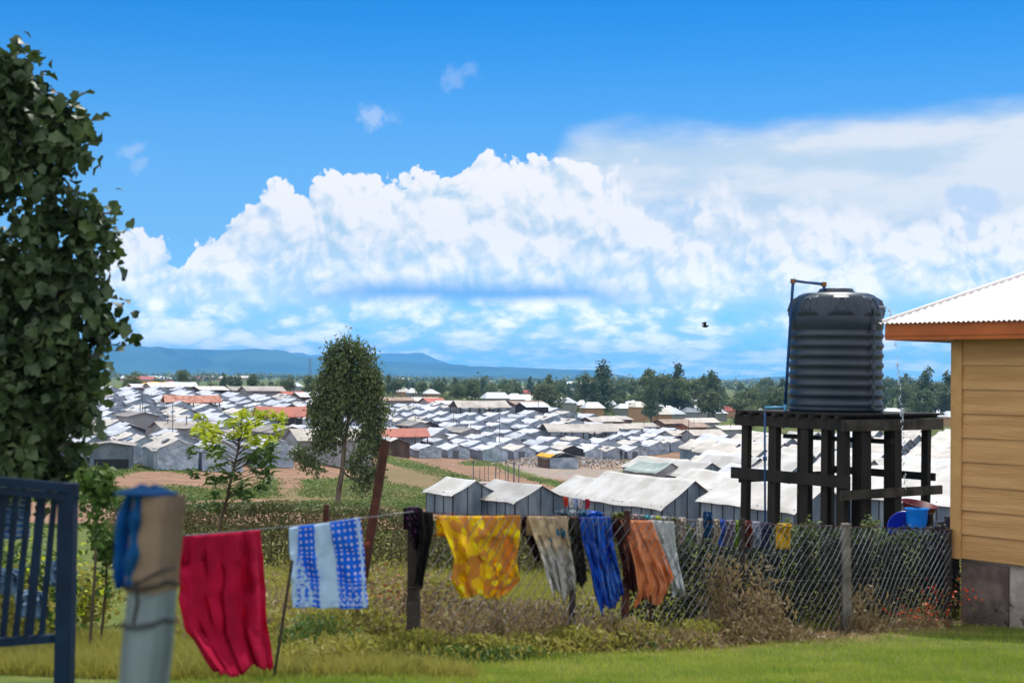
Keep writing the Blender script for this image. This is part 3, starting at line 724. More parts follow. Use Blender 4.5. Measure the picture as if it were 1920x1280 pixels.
# falling water: a broken stream of drops from the spout down to the basins
def water():
    m = MB(); q = P(1663, 577, 26.3); y_end = P(1700, 945, 24.0)
    k = 0
    for i in range(190):
        t = i / 189; s = math.sqrt(t)
        p = Vector((q.x + (y_end.x - q.x) * s, q.y + (y_end.y - q.y) * s, q.z + (y_end.z - q.z) * t))
        if i > 22 and rnd.random() < .62: continue
        p += Vector((rnd.uniform(-.012, .012), rnd.uniform(-.01, .01), 0)) * (1 + 2 * t)
        rr = rnd.uniform(.006, .013) * (1.2 if i < 22 else 1)
        m.lathe(p, [(rr * .5, -rr * 2.2), (rr, -rr * .5), (rr * .8, rr), (rr * .2, rr * 2.4)], 6)
    wm = bpy.data.materials.new('water'); wm.use_nodes = True; b = wm.node_tree.nodes['Principled BSDF']
    b.inputs['Base Color'].default_value = (.85, .92, .97, 1); b.inputs['Roughness'].default_value = .1; b.inputs['Transmission Weight'].default_value = .6; b.inputs['IOR'].default_value = 1.33
    o = m.build('falling_water', wm, smooth=True); tag(o, 'broken stream of water falling from the tank spout', 'water', kind='stuff')
water()
# ------------------------------------------------------------------ yard fence
FA, FB = P(770, 958, 12.95), P(1787, 992, 19.95)      # top wire ends
FD = Vector((FB.x - FA.x, FB.y - FA.y, 0)).normalized(); FN = Vector((-FD.y, FD.x, 0)); FLEN = (Vector((FB.x, FB.y, 0)) - Vector((FA.x, FA.y, 0))).length
def fpt(t, h=None, back=0.0):
    """t metres along the fence; h fraction from ground (0) to top wire (1)"""
    p = FA + (FB - FA) * (t / FLEN); g = G(p.x, p.y); q = Vector((p.x, p.y, 0)) + FN * back
    return Vector((q.x, q.y, p.z if h is None else g + (p.z - g) * h))
def ft(px):
    """metres along the fence where picture x is"""
    lo, hi = -3.0, FLEN + 1
    for _ in range(40):
        mid = (lo + hi) / 2
        if proj(fpt(mid))[0] < px: lo = mid
        else: hi = mid
    return lo
def chain_fence():
    f = thing('chain_link_fence', 'sagging chain-link fence on mixed posts, running from the washing to the house', 'fence', fpt(0, 0))
    o = fpt(0, 0)
    m = MB(); sp = 0.125; hgt = 1.0
    t0 = ft(800)
    n = int((FLEN - t0) / sp)
    def q(t, h):
        p = fpt(t, h); w = 0.025 * math.sin(t * 2.1 + h * 3) + .015 * math.sin(t * 5.3)
        return p + FN * w - o
    steps = 7
    for k in range(-12, n):
        for s in (1, -1):
            pts = []
            for j in range(steps + 1):
                h = j / steps * .97 + .02
                run = 1.18 * h if s == 1 else 1.18 * (1 - h)
                t = t0 + k * sp + run + .02 * math.sin(k * .7 + h * 4)
                if t0 <= t <= FLEN: pts.append(q(t, h) + FN * (.004 * s))
            if len(pts) > 1: m.tube(pts, 0.0040 if s == 1 else 0.0010, 3, cap=False)
    m.build('mesh', M_wire, f)
    for h, r in ((1.0, .004), (.5, .002)):
        m = MB(); m.tube([fpt(t, h) + Vector((0, 0, -.012 * math.sin(t * 2.0) ** 2)) - o for t in np.linspace(-.1, FLEN, 60)], r, 5); m.build('line_wire', M_rustpole if h == 1 else M_wire, f)
    for px, w, top, mm, lean in ((786, .11, 1.03, M_fpost, -.02), (1080, .06, 1.0, M_fpost, .03), (1180, .07, 1.06, M_rustpole, .02), (1398, .06, 1.03, M_fpost, 0),
                                 (1596, .10, 1.02, M_fconc, -.05), (1784, .08, 1.0, M_fpost, 0)):
        t = ft(px); m = MB()
        a = fpt(t, -.15, .05); b = fpt(t + lean, top, .05)
        m.beam(a - o, a.lerp(b, .5) - o, w * 1.1, w, up=(0, 1, .1)); m.beam(a.lerp(b, .48) - o, b - o, w, w * .9, up=(0, 1, .1))
        m.build('post', mm, f)
    m = MB(); t = ft(1213); a = fpt(t, 0, -.06); m.tube([a - o, fpt(t, .42, -.06) - o], .014, 6); m.build('stake', M_rustpole, f)
chain_fence()
def leaning_pole():
    m = MB(); top = P(723, 826, 14.2); bot = P(690, 1030, 14.0); d = (bot - top); g = G(bot.x, bot.y)
    s = (g - .2 - top.z) / d.z; end = top + d * s
    m.beam(end, top, .085, .085, up=(0, 1, 0)); m.beam(end + Vector((.035, -.035, 0)), top + Vector((.035, -.035, 0)), .02, .02, up=(0, 1, 0))
    o = m.build('leaning_pole', M_rustpole); tag(o, 'tall rusty square pole leaning to the right behind the polka-dot cloth', 'pole')
    m = MB(); a = at(612, 14.3); m.beam((a.x, a.y, a.z - .2), P(612, 945, 14.3), .05, .05); o = m.build('short_stake', M_rustpole); tag(o, 'short rusty stake behind the polka-dot cloth', 'stake')
leaning_pole()
# clothes line from the yard post to the fence
CL0, CL1 = P(262, 1010, 9.55), P(786, 957, 13.0)
def clothes_line():
    m = MB(); m.tube([CL0.lerp(CL1, t) + Vector((0, 0, -.02 * math.sin(t * math.pi))) for t in np.linspace(0, 1, 24)], .004, 5)
    o = m.build('clothes_line', M_wire); tag(o, 'thin washing line carrying the crimson and polka-dot cloths', 'washing line')
    m = MB(); a = at(258, 9.6); m.tube([(a.x, a.y, a.z - .1), CL0 + Vector((0, 0, .02))], .02, 8); o = m.build('line_stake', M_rustpole); tag(o, 'stake hidden behind the big timber post, holding the washing line', 'stake')
    m = MB(); a = at(522, 11.0); top = P(548, 1050, 11.0); m.tube([a, top], .012, 6); o = m.build('thin_stick', M_fpost); tag(o, 'thin grey stick leaning between the crimson and polka-dot cloths', 'stick')
clothes_line()

# ------------------------------------------------------------------ washing
def cloth_mat(name, kind, cols, scale=1.0):
    m = bpy.data.materials.new('cloth_' + name); m.use_nodes = True
    T = NT(m.node_tree); T.n.clear(); out = T.node('ShaderNodeOutputMaterial'); bs = T.node('ShaderNodeBsdfPrincipled')
    uv = T.node('ShaderNodeUVMap').outputs[0]; sp = T.node('ShaderNodeSeparateXYZ'); T.l.new(uv, sp.inputs[0]); u, v = sp.outputs[0], sp.outputs[1]
    n = T.noise(uv, 6 * scale, 5, 0.6); n2 = T.noise(uv, 18 * scale, 4, .6)
    if kind == 'plain': c = T.mix(T.step(n, .3, .7), cols[0], cols[1])
    elif kind == 'dots':
        # rows of small dots on blue with pale washed-out bands
        d = T.voro(T.vec(T.mul(u, 13.0), T.mul(v, 16.0)), 1.0, rand=0.0)
        c = T.mix(T.step(d, .27, .20), cols[0], cols[1])
        uu = T.add(u, T.mul(T.sub(n, .5), .08))
        uu2 = T.add(uu, T.mul(v, -.04))
        band = T.m('MAXIMUM', T.mul(T.step(uu2, .34, .37), T.step(uu2, .60, .56)), T.m('MAXIMUM', T.step(T.add(uu, T.mul(v, .10)), .15, .11), T.mul(T.step(uu, .93, .95), T.step(uu, .99, .97))))
        diag = T.mul(T.step(T.sub(uu, T.mul(v, .28)), .06, .02), T.step(v, .3, .5)); band = T.m('MAXIMUM', band, T.mul(diag, T.step(n2, .42, .52)))
        low = T.mul(T.step(v, .55, 1.0), T.step(n2, .50, .60)); band = T.m('MAXIMUM', band, low)
        c = T.mix(T.mul(band, T.step(n, .25, .45, .75, 1.0)), c, cols[2])
    elif kind == 'floral':
        w = T.vec(T.add(u, T.mul(T.sub(n, .5), .1)), T.add(v, T.mul(T.sub(n2, .5), .05)))
        d = T.voro(T.mul(1, 1) if False else w, 6.5 * scale, rand=.75); e = T.voro(w, 9.0 * scale, rand=1.0, out='Color')
        es = T.node('ShaderNodeSeparateXYZ'); T.l.new(e, es.inputs[0])
        c = T.mix(T.step(es.outputs[0], .35, .6), cols[0], cols[1]); c = T.mix(T.step(d, .36, .28), c, cols[2]); c = T.mix(T.step(d, .085, .06), c, cols[3])
    elif kind == 'blots':
        c = T.mix(T.step(T.sub(v, T.mul(T.sub(n, .5), .6)), .25, .5), cols[0], cols[1])
        d = T.voro(uv, 4.0, rand=.9); c = T.mix(T.mul(T.step(d, .24, .20), T.step(v, .42, .32)), c, cols[2]); c = T.mix(T.mul(T.step(n2, .56, .66), .8), c, cols[3])
    elif kind == 'streak':
        s = T.noise(T.vec(T.mul(u, 9.0 * scale), T.mul(v, 1.3)), 1.6, 6, .65, .6); c = T.mix(T.step(s, .40, .52), cols[0], cols[1]); c = T.mix(T.step(s, .55, .63), c, cols[2]); c = T.mix(T.step(n2, .60, .68), c, cols[3])
    T.l.new(c, bs.inputs['Base Color']); bs.inputs['Roughness'].default_value = .75; bs.inputs['Specular IOR Level'].default_value = .15
    bp = T.node('ShaderNodeBump'); bp.inputs['Distance'].default_value = .03; bp.inputs['Strength'].default_value = .8
    T.l.new(T.add(T.noise(T.vec(T.mul(u, 10.0), T.mul(v, 3.5)), 2.0, 5, .6), T.mul(T.noise(uv, 14.0, 5, .65, .8), .5)), bp.inputs['Height']); T.l.new(bp.outputs[0], bs.inputs['Normal'])
    tr = T.node('ShaderNodeBsdfTranslucent'); T.l.new(c, tr.inputs[0]); mx = T.node('ShaderNodeMixShader'); mx.inputs[0].default_value = .48
    T.l.new(bs.outputs[0], mx.inputs[1]); T.l.new(tr.outputs[0], mx.inputs[2]); T.l.new(mx.outputs[0], out.inputs[0])
    return m
def interp(pts, v):
    k = v * (len(pts) - 1); i = min(int(k), len(pts) - 2); f = k - i; f = f * f * (3 - 2 * f) * .5 + f * .5
    return pts[i][0] * (1 - f) + pts[i + 1][0] * f, pts[i][1] * (1 - f) + pts[i + 1][1] * f
_wr = random.Random(99)
WR = [[(_wr.uniform(.004, .012), _wr.uniform(-38, 38), _wr.uniform(4, 34), _wr.uniform(0, 6)) for _ in range(9)] for _ in range(5)]
def cloth(name, label, cat, L, Rr, YL, YR, m_, folds=6, amp=.035, group=None, ragged=0.0, seed=0, back=.25, topsag=0.0):
    """sheet hung over the line: front panel between two side outlines, a short panel folded over behind"""
    rs = random.Random(seed + 5); ph = rs.random() * 6; nu, nv = 44, 34
    b = MB(); uvs = []
    e = [rs.uniform(-1, 1) for _ in range(nu + 1)]
    def fn(u, v):
        if v < 0:   # behind the line
            w = -v; lx, ly = L[0]; rx, ry = Rr[0]
            px = lx + (rx - lx) * u; py = ly + (ry - ly) * u + topsag * math.sin(u * math.pi); Y = YL + (YR - YL) * u
            p = P(px, py, Y); return p + Vector((0, .03 + .05 * w + .02 * math.sin(u * folds * 5 + 1), -w * .8))
        (lx, ly), (rx, ry) = interp(L, v), interp(Rr, v)
        px = lx + (rx - lx) * u; py = ly + (ry - ly) * u + topsag * math.sin(u * math.pi) * (1 - v)
        if ragged: py += ragged * v * v * (e[int(u * nu)] + math.sin(u * 9 + ph) * 1.2)
        Y = YL + (YR - YL) * u; p = P(px, py, Y)
        a = amp * (.25 + .75 * min(1, v * 2.2))
        d = a * (math.sin(u * folds * 2 * math.pi + ph + 1.2 * math.sin(v * 3 + ph)) + .5 * math.sin(u * folds * 4.3 + 2 * v + ph * 2) + .35 * math.sin(u * folds * 9.1 - 1.5 * v))
        w_ = sum(A_ * math.sin(u * f1 + v * f2 + q_) for A_, f1, f2, q_ in WR[seed % 5])
        return p + Vector((.3 * d * math.cos(u * 7), -d + w_ * min(1, v * 4), 0)) + Vector((0, .012 * math.sin(v * 9 + u * 5), 0))
    vb = -back
    b.grid(lambda i, j: fn(i, vb + (1 - vb) * j), nu, nv)
    me = b.mesh(name, m_, True)
    uvl = me.uv_layers.new(name='UVMap')
    co = [((k % (nu + 1)) / nu, vb + (1 - vb) * (k // (nu + 1)) / nv) for k in range(len(b.v))]
    for lp in me.loops: uvl.data[lp.index].uv = co[lp.vertex_index]
    o = link_mesh(name, me); so = o.modifiers.new('thickness', 'SOLIDIFY'); so.thickness = .004
    return tag(o, label, cat, group)
c_red = cloth_mat('crimson', 'plain', [(0.66, .010, .075), (.50, .006, .05)])
c_dot = cloth_mat('dots', 'dots', [(0.012, .20, .85), (.70, .68, .88), (.62, .78, .92)])
c_yel = cloth_mat('yellow_floral', 'floral', [(.90, .62, .015), (.74, .34, .06), (.98, .85, .01), (.6, .6, .7)])
c_bei = cloth_mat('beige_blots', 'blots', [(.64, .50, .32), (.55, .53, .50), (.02, .22, .42), (.18, .13, .09)])
c_blu = cloth_mat('blue_streak', 'streak', [(.015, .16, .80), (.012, .05, .35), (.12, .38, .88), (.28, .20, .14)])
c_org = cloth_mat('orange_streak', 'streak', [(.72, .24, .07), (.80, .34, .16), (.42, .10, .03), (.66, .50, .40)], 1.2)
c_whi = cloth_mat('white_print', 'streak', [(.60, .64, .66), (.70, .72, .72), (.44, .46, .50), (.34, .42, .50)])
c_pur = cloth_mat('dark_floral', 'floral', [(.015, .012, .02), (.03, .015, .03), (.25, .05, .25), (.45, .45, .08)], 1.3)
c_mar = cloth_mat('dark_maroon', 'streak', [(.03, .008, .012), (.06, .012, .012), (.02, .01, .02), (.10, .03, .01)])
c_blk = cloth_mat('black_brown', 'streak', [(.02, .018, .018), (.035, .03, .028), (.012, .012, .02), (.05, .02, .015)])
cloth('crimson_cloth', 'large crimson cloth drying on the line, nearest the timber post', 'cloth', [(343, 1004), (336, 1060), (338, 1120), (352, 1190), (402, 1266)],
      [(487, 991), (493, 1050), (498, 1115), (503, 1180), (513, 1250)], 10.1, 10.9, c_red, 4.2, .05, 'washing on the line', 5, 1)
cloth('polka_dot_cloth', 'blue and white polka-dot cloth on the washing line', 'cloth', [(541, 989), (544, 1040), (546, 1090), (547, 1138)],
      [(674, 969), (682, 1030), (687, 1090), (690, 1141)], 11.3, 12.1, c_dot, 2.6, .028, 'washing on the line', 0, 2)
cloth('floral_cloth', 'bright yellow and orange floral cloth hung over the fence', 'cloth', [(818, 966), (836, 1005), (850, 1045), (846, 1085), (868, 1119)],
      [(975, 964), (973, 1005), (966, 1050), (974, 1085), (948, 1117)], 13.15, 14.0, c_yel, 4, .045, 'washing on the fence', 3, 3, topsag=2)
cloth('beige_cloth', 'beige and grey cloth with blue blots on the fence, right of the yellow floral cloth', 'cloth', [(988, 966), (1000, 1005), (1014, 1045), (1022, 1080), (1036, 1118)],
      [(1063, 967), (1067, 1010), (1072, 1050), (1077, 1085), (1076, 1116)], 14.0, 14.5, c_bei, 3.2, .04, 'washing on the fence', 9, 4)
cloth('brown_cloth', 'narrow brown cloth hanging between the yellow and beige cloths', 'cloth', [(978, 968), (980, 1000), (998, 1030), (1004, 1048)],
      [(1000, 968), (1004, 1000), (1012, 1030), (1014, 1052)], 14.12, 14.2, c_mar, 2, .02, 'washing on the fence', 4, 14)
cloth('black_cloth', 'narrow black cloth hanging between the beige and blue cloths', 'cloth', [(1067, 968), (1070, 1020), (1076, 1070), (1082, 1098)],
      [(1086, 968), (1092, 1020), (1098, 1060), (1102, 1092)], 14.5, 14.6, c_blk, 2, .02, 'washing on the fence', 4, 5)
cloth('blue_cloth', 'streaked bright blue cloth hanging to a point on the fence', 'cloth', [(1087, 969), (1092, 1015), (1104, 1060), (1112, 1105), (1126, 1149)],
      [(1146, 968), (1149, 1010), (1156, 1055), (1164, 1095), (1168, 1122)], 14.6, 15.0, c_blu, 3.2, .035, 'washing on the fence', 6, 6)
cloth('maroon_cloth', 'dark maroon cloth between the blue and orange cloths', 'cloth', [(1149, 972), (1156, 1015), (1166, 1060), (1172, 1100)],
      [(1168, 974), (1182, 1020), (1192, 1065), (1200, 1108)], 15.05, 15.15, c_mar, 2.5, .025, 'washing on the fence', 6, 7)
cloth('orange_cloth', 'orange and peach patterned cloth on the fence', 'cloth', [(1163, 975), (1178, 1015), (1190, 1060), (1196, 1100), (1190, 1129)],
      [(1222, 975), (1234, 1012), (1248, 1050), (1262, 1088), (1250, 1122)], 15.1, 15.5, c_org, 3, .035, 'washing on the fence', 7, 8)
cloth('white_cloth', 'white printed cloth at the right end of the big washing', 'cloth', [(1214, 974), (1230, 1012), (1244, 1050), (1256, 1085), (1262, 1112)],
      [(1264, 976), (1267, 1012), (1272, 1045), (1279, 1080), (1284, 1110)], 15.5, 15.8, c_whi, 2.6, .03, 'washing on the fence', 6, 9)
cloth('dark_floral_cloth', 'black cloth with purple and yellow flowers bunched on the corner post', 'cloth', [(756, 952), (764, 975), (768, 1000), (774, 1020)],
      [(792, 952), (794, 975), (790, 1000), (782, 1030)], 12.85, 13.0, c_pur, 2.5, .03, 'washing on the fence', 5, 10)
cloth('black_coat', 'long black and brown garment hanging from the corner post', 'garment', [(784, 956), (786, 1000), (782, 1050), (774, 1100)],
      [(812, 962), (814, 990), (806, 1030), (796, 1090)], 12.9, 13.0, c_blk, 2.5, .03, 'washing on the fence', 8, 11)
# second line of small washing just behind the fence
SMALL = [(1055, 18, (.10, .16, .20), 16, 'grey-blue rag'), (1073, 12, (.45, .55, .6), 14, 'pale blue rag'), (1092, 14, (.04, .16, .3), 14, 'dark blue rag'), (1111, 34, (.01, .12, .6), 10, 'folded bright blue cloth'),
         (1157, 22, (.12, .17, .03), 26, 'mossy green bundled cloth'), (1173, 9, (.7, .5, .02), 16, 'small yellow sock'), (1191, 11, (.5, .38, .36), 13, 'pale pink sock'),
         (1203, 11, (.22, .26, .28), 12, 'slate grey sock'), (1213, 9, (.02, .30, .34), 15, 'teal sock'), (1223, 8, (.4, .42, .45), 12, 'light grey sock'), (1233, 8, (.5, .6, .05), 9, 'lime green sock'),
         (1246, 15, (.40, .42, .40), 10, 'off-white rag'), (1261, 13, (.16, .18, .08), 10, 'olive rag'), (1278, 14, (.5, .42, .36), 32, 'beige vest'), (1312, 9, (.7, .66, .6), 34, 'white sock'),
         (1327, 14, (.01, .08, .22), 40, 'navy blue shirt'), (1343, 10, (.5, .42, .3), 34, 'cream sock'), (1353, 11, (.01, .10, .6), 22, 'royal blue sock'), (1368, 17, (.26, .22, .30), 30, 'mauve cloth'),
         (1383, 11, (.20, .36, .02), 30, 'grass green cloth'), (1399, 20, (.16, .03, .02), 34, 'brick red cloth'), (1417, 16, (.4, .45, .6), 34, 'blue and white checked cloth'), (1437, 16, (.03, .04, .12), 26, 'dark indigo cloth'), (1470, 26, (.8, .5, .01), 12, 'bright yellow cloth')]
def small_wash():
    m = MB(); pts = [P(x, y, fpt(ft(x)).y + .55) for x, y in ((1040, 958), (1110, 961), (1160, 963), (1220, 969), (1280, 973), (1340, 976), (1400, 979), (1460, 984), (1560, 985))]
    m.tube(pts, .005, 5); o = m.build('second_clothes_line', M_wire); tag(o, 'washing line with small coloured clothes just behind the fence', 'washing line')
    for k, (px, w, c, drop, nm) in enumerate(SMALL):
        Y = fpt(ft(px)).y + .53; y0 = np.interp(px, [1040, 1110, 1160, 1220, 1280, 1340, 1400, 1460], [958, 961, 963, 969, 973, 976, 979, 984])
        if nm == 'navy blue shirt': y0 -= 14
        mm = flat('small_%d' % k, c)
        cloth(nm.split(' ')[-1] + '_on_line', nm + ' pegged on the second washing line behind the fence', 'washing', [(px - w / 2, y0 - 3), (px - w / 2 - 1, y0 + drop * .5), (px - w / 2 + 1, y0 + drop)],
              [(px + w / 2, y0 - 3), (px + w / 2 + 2, y0 + drop * .5), (px + w / 2, y0 + drop)], Y, Y + .05, mm, 2, .02, 'small washing behind the fence', 3, 20 + k, back=.4)
small_wash()

# ------------------------------------------------------------------ basins and buckets under the tank
def vessels():
    Y = 23.2
    tz = P(1700, 1001, Y).z
    b = thing('bench', 'low dark bench behind the fence holding the basins', 'bench', (P(1715, 1000, Y).x, Y, G(5.6, Y)))
    o = Vector(b.location); gz = o.z
    w = 0.98
    m = MB(); m.box((0, 0, tz - gz - .03), (w, .5, .05)); m.build('top', M_wood, b)
    for sx in (-1, 1):
        for sy in (-1, 1): m = MB(); m.box((sx * (w / 2 - .08), sy * .2, (tz - gz - .055) / 2 - .06), (.07, .07, tz - gz - .055 + .12)); m.build('leg', M_wood, b)
    def vessel(name, label, cat, px, py, rt, rb, h, c, tilt=(0, 0), Yo=0.0, rim=.015, handle=False):
        p = P(px, py, Y + Yo)
        t = thing(name, label, cat, p); t.rotation_euler = (tilt[0], tilt[1], 0)
        mm = mat('plastic_' + name, c, tuple(x * .85 for x in c), rough=.35, spec=.5, scale=3, trans=.35, transl=tuple(min(1, x * 1.5) for x in c))
        m = MB(); m.lathe((0, 0, 0), [(rb * .9, 0), (rb, .015), (rt * .97, h - .02), (rt + rim, h - .01), (rt + rim, h), (rt - .004, h), (rb * .97, .02), (.01, .018)], 36, cap_top=True)
        m.build('body', mm, t, smooth=True)
        if handle:
            m = MB(); m.tube([(rt * math.cos(a), -rt * .05 - abs(math.sin(a)) * .03 - rt * .6 * math.sin(a), h - .01 - rt * .35 * math.sin(a)) for a in np.linspace(0, math.pi, 14)], .005, 5); m.build('handle', M_wire, t)
    vessel('bucket', 'light blue plastic bucket between the dark blue and maroon basins', 'bucket', 1719, 999, .185, .145, .40, (.01, .33, .85), Yo=-.2, handle=True)
    vessel('basin', 'dark blue plastic basin leaning on its side left of the blue bucket', 'basin', 1697, 997, .27, .16, .20, (.008, .04, .55), tilt=(R(58), R(-24)), Yo=.05)
    vessel('wash_basin', 'maroon plastic basin standing tilted behind the blue bucket', 'basin', 1719, 972, .29, .2, .26, (.17, .012, .025), tilt=(R(8), R(9)), Yo=.28)
    vessel('jug', 'small rusty brown jug beside the blue bucket', 'jug', 1744, 1000, .045, .07, .33, (.12, .05, .03), Yo=-.1)
    vessel('cup', 'small pale blue cup at the right end of the bench', 'cup', 1753, 1000, .05, .04, .12, (.05, .4, .7), Yo=-.15)
    # dark sacks stacked at the house corner
    for i, (px, py, w) in enumerate(((1762, 985, .34), (1778, 975, .30))):
        p = P(px, py, 20.9 + .2 * i); m = MB(); gz = G(p.x, p.y)
        m.lathe((p.x, p.y, gz), [(w * .5, 0), (w * .58, .25), (w * .55, .8), (w * .6, 1.3), (w * .5, (p.z - gz) * .92), (w * .18, p.z - gz), (w * .22, p.z - gz + .06)], 18)
        o = m.build('sack', mat('dark_sack', srgb(58, 54, 78), srgb(38, 30, 48), rough=.7, scale=5, bump=.05), smooth=True)
        tag(o, ['dark mauve sack leaning by the house corner behind the fence', 'darker sack touching the house corner trim'][i], 'sack', 'sacks by the house')
vessels()

# ------------------------------------------------------------------ gate and timber post on the left
def gate():
    Y = 8.9
    g = thing('gate', 'navy metal gate of upright bars, standing open at the left', 'gate', at(125, Y)); o = Vector(g.location)
    q = lambda x, y, dY=0: P(x, y, Y + dY) - o
    m = MB(); a = q(128, 905); a2 = q(120, 1290); d = a2 - a; m.beam(a + d * (-(a.z) / d.z * 0 + 1) + d * .35, a, .10, .10, up=(0, 1, 0)); m.build('gate_post', M_gate, g)
    m = MB(); m.beam(q(-60, 896, -.3), q(146, 916, 0), .06, .055); m.build('top_rail', M_gate, g)
    m = MB(); m.beam(q(-60, 914, -.3), q(146, 934, 0), .03, .04); m.build('upper_rail', M_gate, g)
    m = MB(); m.beam(q(-70, 1208, -.3), q(100, 1196, 0), .05, .05); m.build('bottom_rail', M_gate, g)
    for i in range(9):
        x = 103 - i * 24
        m = MB(); w = .055 if i % 3 == 1 else .036
        m.beam(q(x, 922 - i * 2.2, -.03 * i), q(x - 26, 1199 + i * .5, -.03 * i), w, .02, up=(0, 1, 0)); m.build('bar', M_gate, g)
gate()
def big_post():
    Y = 4.7
    g = thing('timber_post', 'square weathered timber post with a painted foot and wire ties, close at the left', 'post', at(290, Y)); o = Vector(g.location)
    rz = R(-20)
    top = P(300, 928, Y); mid = P(292, 1105, Y)
    gz = o.z; h = top.z - gz
    lean = Vector((P(268, 1280, Y).x - top.x, 0, P(268, 1280, Y).z - top.z)); lean /= lean.z
    def sec(z0, z1, w, m_, nm, dx=0.0, jag=0.0):
        m = MB(); n = 7
        def ring(z, ww, jit=0):
            c = Vector((top.x - o.x, top.y - o.y, 0)) + Vector((lean.x * (z - h), 0, z)) + Vector((dx, 0, 0))
            M = Matrix.Rotation(rz, 3, 'Z'); b = .07
            pts = [(-1, -1 + b), (-1 + b, -1), (1 - b, -1), (1, -1 + b), (1, 1 - b), (1 - b, 1), (-1 + b, 1), (-1, 1 - b)]
            return [c + M @ Vector((x * ww / 2, y * ww / 2, 0)) for x, y in pts]
        rings = []
        for k in range(n + 1):
            z = z0 + (z1 - z0) * k / n; rings.append(ring(z, w * (1 + .03 * math.sin(k * 2.3))))
        base = len(m.v)
        for r_ in rings: m.v += [tuple(p) for p in r_]
        for k in range(n):
            for a in range(8): b2 = (a + 1) % 8; m.f.append([base + k * 8 + a, base + k * 8 + b2, base + (k + 1) * 8 + b2, base + (k + 1) * 8 + a])
        m.f.append([base + n * 8 + a for a in range(8)]); m.f.append([base + a for a in range(8)][::-1])
        m.build(nm, m_, g)
    zb = P(292, 1108, Y).z - gz
    sec(zb, h, .125, M_postwood, 'shaft'); sec(-.2, zb + .002, .119, M_postpaint, 'painted_foot', dx=.004)
    cx = lambda z: Vector((top.x - o.x + lean.x * (z - h), top.y - o.y, z))
    for y, r in ((1092, .094), (1097, .092), (1162, .094), (1168, .093)):
        z = P(292, y, Y).z - gz; m = MB(); c = cx(z)
        m.tube([c + Matrix.Rotation(rz, 3, 'Z') @ Vector((.066 * math.cos(a) / max(abs(math.cos(a)), abs(math.sin(a))), .066 * math.sin(a) / max(abs(math.cos(a)), abs(math.sin(a))), .010 * math.sin(a * 2 + r * 90))) for a in np.linspace(0, 2 * math.pi, 33)], .003, 5)
        m.build('wire_tie', mat('dark_wire', (.03, .025, .022), rough=.6), g)
    m = MB(); z = P(292, 1085, Y).z - gz; c = cx(z)
    m.tube([c + Vector((-.05, -.08, -.02)), c + Vector((-.02, -.10, .0)), c + Vector((.03, -.09, .03)), c + Vector((.09, -.06, .05))], .006, 5)
    m.tube([c + Vector((-.03, -.1, .01)), c + Vector((-.02, -.105, -.06)), c + Vector((-.035, -.1, -.13))], .007, 5); m.build('wire_knot', mat('dark_wire', (.03, .025, .022), rough=.6), g)
    # blue cloth laid over the post head, falling down its left side
    cm = cloth_mat('post_blue', 'streak', [(.012, .17, .50), (.010, .11, .34), (.03, .25, .62), (.03, .16, .34)])
    mb = MB()
    def fn(u, v):
        lx, ly = interp([(246, 922), (226, 960), (219, 1040), (216, 1100)], v); rx, ry = interp([(262, 921), (262, 975), (262, 1040), (256, 1100)], v)
        p = P(lx + (rx - lx) * u, ly + (ry - ly) * u + 3 * math.sin(u * 7) * v, Y - .05 + .06 * (1 - u))
        return p + Vector((0, -.018 * math.sin(u * 9 + 2 * v) - .01 * math.sin(v * 17 + u * 3), 0)) 
    mb.grid(fn, 18, 26)
    me = mb.mesh('blue_cloth', cm, True); uvl = me.uv_layers.new(name='UVMap')
    for lp in me.loops: k = lp.vertex_index; uvl.data[lp.index].uv = ((k % 19) / 18, (k // 19) / 26)
    c1 = link_mesh('draped_cloth', me); so = c1.modifiers.new('t', 'SOLIDIFY'); so.thickness = .008; tag(c1, 'faded blue cloth draped down the left side of the timber post', 'cloth')
    mb = MB(); tz = top.z + .012
    def fn2(u, v):
        a = u * 2 * math.pi; r = .02 + .075 * v
        return (top.x - .045 + r * math.cos(a) * 1.1, top.y + r * math.sin(a) * .8, tz + .008 * math.sin(a * 3 + v * 4) * (1 - v) + .012 * (1 - v) - .01 * v)
    mb.grid(fn2, 24, 8); me = mb.mesh('bundle', cm, True); me.uv_layers.new(name='UVMap'); o3 = link_mesh('cloth_bundle', me)
    so = o3.modifiers.new('t', 'SOLIDIFY'); so.thickness = .006; tag(o3, 'crumpled blue cloth lying on top of the timber post', 'cloth')
big_post()
# ------------------------------------------------------------------ camp: shelters, sheds, latrines, huts
TH = R(33)
LM = []         # landmarks: (px, py, phrase)
FOOT = []       # footprints for keeping tents out
def landmark(o, phrase, h=2.0):
    x, y = proj(Vector(o.location) + Vector((0, 0, h / 2))); LM.append((x, y, phrase))
def foot(c, th, W, L, pad=1.5): FOOT.append((c.x, c.y, th, W / 2 + pad, L / 2 + pad))
def blocked(x, y, pad=0.0):
    for fx, fy, th, w, l in FOOT:
        dx, dy = x - fx, y - fy; u = dx * math.cos(th) + dy * math.sin(th); v = -dx * math.sin(th) + dy * math.cos(th)
        if abs(u) < w + pad and abs(v) < l + pad: return True
    return False
def wob(rs, a): return [(rs.uniform(.4, 2.2), rs.uniform(.4, 2.2), rs.uniform(0, 6), a * rs.uniform(.4, 1)) for _ in range(4)]
def wv(k, x, y): return sum(a * math.sin(x * f + y * g + p) for f, g, p, a in k)
